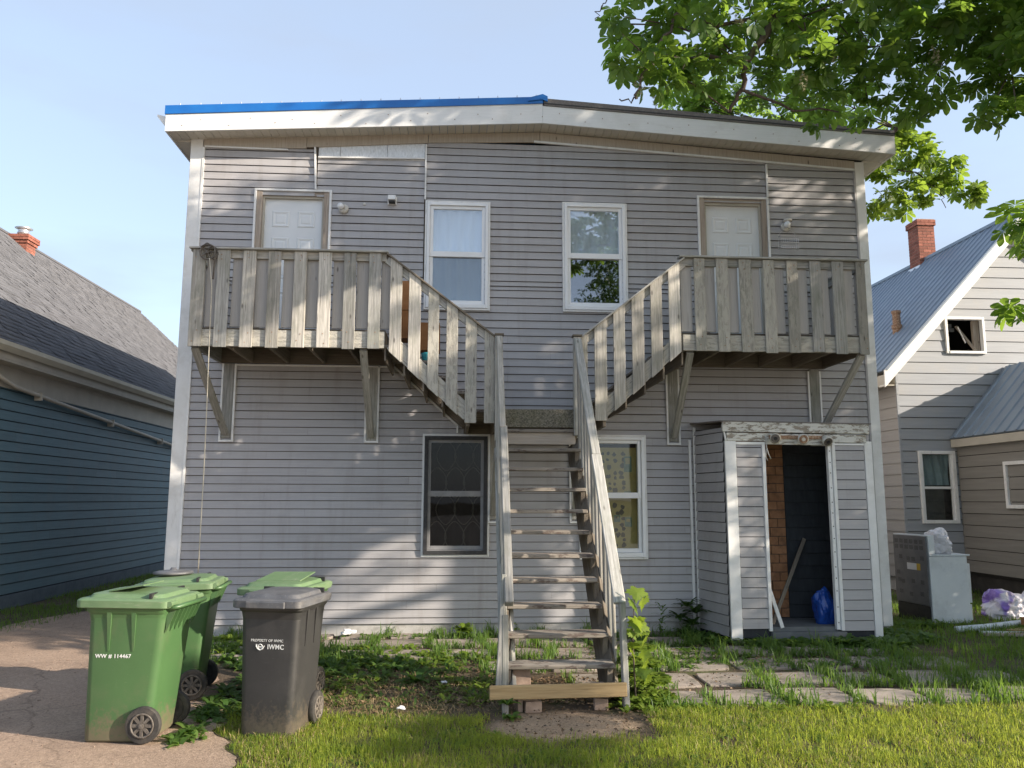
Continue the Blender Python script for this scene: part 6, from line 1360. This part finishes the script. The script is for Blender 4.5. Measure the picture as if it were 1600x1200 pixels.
# broad-leaved weeds: one rosette maker
def rosettes(C, per, ln, wd, up_=.6):
    """Lance-shaped leaves rising and arching from each centre: (n,3) centres."""
    n = len(C)*per; C = np.repeat(C, per, 0); a = rng.uniform(0, 2*np.pi, n); l = ln*rng.uniform(.5, 1.15, n); e = rng.uniform(.25, 1.0, n)*up_; wd = wd*rng.uniform(.7, 1.2, n)
    d = np.stack([np.cos(a), np.sin(a), np.zeros(n)], 1); s = np.stack([-np.sin(a), np.cos(a), np.zeros(n)], 1)
    def pt(u, w_): 
        r_ = u*l*np.cos(e); z = l*(u*np.sin(e)-.32*u*u); return C+d*r_[:, None]+s*(w_*wd)[:, None]+np.array([0, 0, 1])*z[:, None]
    V = np.stack([pt(0, .12), pt(0, -.12), pt(.45, .5), pt(.45, -.5), pt(.8, .42), pt(.8, -.42), pt(1.05, 0)], 1)
    V[:, 2:6, 2] += .012
    F = np.array([(0, 1, 3), (0, 3, 2), (2, 3, 5), (2, 5, 4), (4, 5, 6)]); return V.reshape(-1, 3), (F[None]+np.arange(n)[:, None, None]*7).reshape(-1, 3)
def weedpatch(name, pts, per, ln, wd, mat, label, cat, stuff=True, up_=.9):
    V, F = rosettes(np.array(pts, float), per, ln, wd, up_); c = np.array(pts, float).mean(0); c[2] = 0; o = fastmesh(name, V-c, F, mat, None, c)
    tag(o, label, cat); 
    if stuff: o['kind'] = 'stuff'
    return o
def scatter(n, cx, cy, rx, ry): 
    a = rng.uniform(0, 6.28, n); r = np.sqrt(rng.random(n)); return np.stack([cx+rx*r*np.cos(a), cy+ry*r*np.sin(a), np.zeros(n)], 1)
weedpatch('weed_patch', np.concatenate([scatter(60, -.75, -2.1, .75, .5), scatter(30, -1.2, -1.6, .4, .5)]), 8, .17, .035, M['weed'], 'broad leaved weeds spreading left of the stair foot', 'weeds')
weedpatch('weed_patch', np.concatenate([scatter(70, -1.80, -3.0, .22, .9), scatter(40, -2.1, -1.5, .35, .6), scatter(16, -1.85, -4.0, .10, .4)]), 8, .14, .04, M['weed'], 'leafy weeds along the driveway edge behind the bins', 'weeds')
weedpatch('weed_patch', np.concatenate([scatter(26, -2.35, -.9, .35, .4), scatter(16, -2.6, -.4, .3, .2)]), 9, .15, .045, M['lime'], 'sunlit weeds between the second green bin and the house wall', 'weeds')
weedpatch('weed_patch', np.concatenate([scatter(40, 3.0, -.55, .30, .35), scatter(40, 3.55, -.98, .3, .14), scatter(30, 4.0, -1.0, .4, .13)]), 8, .17, .04, M['weed'], 'dark weeds round the left foot of the porch', 'weeds')
weedpatch('weed_patch', np.concatenate([scatter(70, 4.75, -1.05, .42, .18), scatter(50, 5.3, -.6, .4, .35), scatter(20, 6.1, .25, .4, .1)]), 8, .19, .05, M['weed'], 'thick dock weeds round the right foot of the porch', 'weeds')
weedpatch('weed_patch', np.concatenate([scatter(34, .9, -.22, 1.5, .14), scatter(30, -.6, -.18, .9, .1)]), 8, .08, .02, M['weed'], 'low weeds along the foot of the house wall', 'weeds')
weedpatch('weed_patch', np.concatenate([scatter(26, 1.55, -3.62, .35, .2), scatter(30, 2.4, -3.7, 1.0, .12)]), 8, .12, .03, M['lime'], 'sunlit weeds where the lawn meets the slabs', 'weeds')
weedpatch('weed_patch', np.concatenate([scatter(70, -.45, -2.6, 1.0, .95), scatter(40, -.9, -3.4, .7, .35), scatter(24, .2, -2.4, .3, .8)]), 7, .11, .022, M['weed'], 'scattered small weeds over the bare earth left of the stairs', 'weeds')
weedpatch('weed_patch', np.concatenate([scatter(160, 3.6, -1.5, 1.5, .8), scatter(80, 2.2, -1.3, .8, .9)]), 7, .12, .022, M['weed'], 'small weeds scattered over the slabs before the porch', 'weeds')
cl_ = np.stack([rng.uniform(-1.5, 5.2, 420), rng.uniform(-5.4, -3.8, 420), np.zeros(420)], 1); cl_ = cl_[(front_d(cl_[:, 0], cl_[:, 1]) > .4)]
weedpatch('weed_patch', np.concatenate([scatter(60, -1.0, -1.3, .8, .5), scatter(50, -.3, -1.6, .7, .5), scatter(45, -1.1, -2.6, .45, .6), scatter(30, .1, -3.0, .25, .6)]), 8, .13, .034, M['lime'], 'light green weeds over the bed between black bin and stairs', 'weeds')
weedpatch('lawn_weeds', cl_, 7, .075, .022, M['weed'], 'flat leafy weeds mixed into the front lawn', 'weeds', True, .5)
weedpatch('ground_ivy', np.concatenate([scatter(120, 1.56, -3.34, .24, .26)+np.array([0, 0, .03]), scatter(110, 1.56, -3.32, .20, .20)+np.array([0, 0, .15]), scatter(90, 1.54, -3.30, .16, .16)+np.array([0, 0, .28]), scatter(60, 1.52, -3.28, .12, .12)+np.array([0, 0, .40]), scatter(30, 1.5, -3.28, .08, .08)+np.array([0, 0, .52])]), 6, .075, .065, M['lime'], 'bright lime leafy plant heaped at the right stair foot', 'plant', False)
weedpatch('weed_plant', [(.09, -.24, .0), (.13, -.22, .05), (.05, -.23, .07), (.10, -.26, .10)], 14, .14, .07, M['lime'], 'rounded lime weed against the wall left of the stairs', 'plant', False)
weedpatch('weed_plant', [(.66, -.30, .0), (.68, -.32, .08), (.63, -.30, .14)], 12, .12, .04, M['lime'], 'small bright weed standing behind the stairs at the wall', 'plant', False)
weedpatch('weed_plant', [(2.80, -.20, .0), (2.9, -.22, .12), (2.75, -.18, .2), (2.95, -.2, .26), (2.85, -.2, .34)], 26, .22, .05, M['bush'], 'dark leafy bush in the corner between wall and porch', 'plant', False)
weedpatch('weed_plant', [(2.5, -.26, .05*q) for q in range(8)], 5, .16, .02, M['weed'], 'thin stalked weed by the wall left of the porch', 'plant', False)
weedpatch('weed_plant', [(-.35, -2.62, .0)], 34, .26, .06, M['weed'], 'large dandelion clump in the bare patch left of the stairs', 'plant', False)
weedpatch('weed_plant', [(4.40, -1.05, .0), (4.46, -1.02, 0)], 26, .27, .075, M['weed'], 'big dock plant in front of the porch doorway', 'plant', False)
weedpatch('weed_plant', [(.42, -3.86, 0), (.40, -3.75, .08)], 14, .11, .05, M['weed'], 'small dark weed at the left post of the stair foot', 'plant', False)
# maple sapling beside the right stair post
sapl = empty('maple_sapling', (1.46, -3.5, 0), 'young maple sapling with bright lobed leaves beside the right stair post', 'plant')
mb = MB(); mb.tube([(1.46, -3.5, 0), (1.44, -3.5, .5), (1.47, -3.49, .95)], [.008, .006, .003], 6); mb.build('stem', M['bark'], sapl, True)
MV = [];
lob = [(0, 0), (.30, -.12), (.42, -.02), (.36, .10), (.62, .18), (.56, .30), (.70, .42), (.40, .44), (.44, .56), (.26, .52), (.20, .74), (.10, .74), (0, 1.02)]
ring_ = lob+[(-a, b) for a, b in lob[-2:0:-1]]
me = bpy.data.meshes.new('maple_leaf'); me.from_pydata([(0, .38, .05)]+[(a, b, -.12*(a*a+(b-.3)**2)) for a, b in ring_], [], [(0, i+1, (i+1) % len(ring_)+1) for i in range(len(ring_))]); me.materials.append(M['lime'])
for q, (dx, dz, sc_, az, tl_) in enumerate([(.04, .93, .15, 20, -50), (-.06, .84, .16, 90, -60), (.12, .86, .13, -40, -62), (-.05, .70, .17, 140, -65), (.06, .66, .14, 20, -50), (-.08, .60, .11, 80, -55), (.13, .55, .10, -60, -60), (-.07, .46, .13, 120, -70), (.02, .70, .10, 160, -30), (-.03, .50, .10, 200, -40), (.11, .44, .11, -20, -65), (.15, .36, .12, -70, -55), (.07, .30, .11, 10, -60), (.17, .25, .10, -50, -50), (.12, .60, .08, -100, -40)]):
    o = bpy.data.objects.new('maple_leaf', me); COL.objects.link(o); o.parent = sapl; o.location = (dx*.6, -.03-.015*q % .05, dz); o.rotation_euler = (R_(tl_+90 if False else tl_), R_(random.uniform(-20, 20)), R_(az+150)); o.scale = (sc_,)*3
# dead leaves and twigs on the bare earth
n = 1500; P = np.concatenate([scatter(2600, -.35, -2.9, 1.0, .85), scatter(1500, .95, -3.0, .5, .5), scatter(1500, 2.2, -1.9, 2.2, 1.6), scatter(500, .8, -4.0, .7, .5)]); P[:, 2] = .018+rng.random(len(P))*.012
o = leaves_mesh('dead_leaves', P, rng.uniform(.012, .034, len(P)), M['litterleaf'], None, np.array([(0, 0, 0), (.4, .35, .1), (1, 0, .02), (.4, -.35, .1)]), np.array([(0, 1, 2), (0, 2, 3)]), .3); tag(o, 'brown dead leaves and bits on the bare earth', 'leaf litter')
n = 2600; P = scatter(n, -.35, -3.1, 1.0, .75); tag(blades('dry_twigs', P[:, 0], P[:, 1], rng.uniform(.02, .06, n), np.full(n, .003), M['straw'], 2.5, .02), 'dry grass stalks on the bare patch', 'leaf litter')
n = 900; px0 = rng.uniform(-5.6, -1.7, n); py0 = rng.uniform(-6.2, 2.0, n); kk = px0 < np.array([edge_x(v) for v in py0])-.02; px0, py0 = px0[kk], py0[kk]
oct_ = np.array([(1, 0, 0), (0, 1, 0), (-1, 0, 0), (0, -1, 0), (0, 0, .8), (0, 0, -.8)]); of_ = np.array([(0, 1, 4), (1, 2, 4), (2, 3, 4), (3, 0, 4), (1, 0, 5), (2, 1, 5), (3, 2, 5), (0, 3, 5)])
o = leaves_mesh('pebbles', np.stack([px0, py0, np.full(len(px0), .016)], 1), rng.uniform(.002, .008, len(px0)), M['cinder'], None, oct_, of_, .8); tag(o, 'small loose stones scattered over the driveway', 'stones')
mbn = {bl: MB(), br: MB()}
for o_, sl_, z0_, z1_ in ((bl, cL, 3.40, 4.40), (br, cR, 3.43, 4.43)):
    for a, b in sl_:
        for zz in (z0_, z0_+.11, z1_, z1_-.05): mbn[o_].cyl((a+(b-a)*random.uniform(.25, .75), DY-.0125, zz+random.uniform(-.02, .02)), (0, 1, 0), .0065, .004, 6)
    q = mbn[o_].build('nail', M['rust'], o_, kind='stuff')
# paper scraps
for c, s_, lab in (((-1.30, -.16, .04), .09, 'crumpled white paper scrap at the wall foot'), ((-.42, -3.62, .03), .035, 'small white scrap on the bare patch'), ((-.1, -2.75, .03), .03, 'tiny pale scrap near the stair foot')):
    bag('paper_scrap', c, (s_, s_*.7, s_*.4), M['litter'], lab, .6, s_*100, 3)
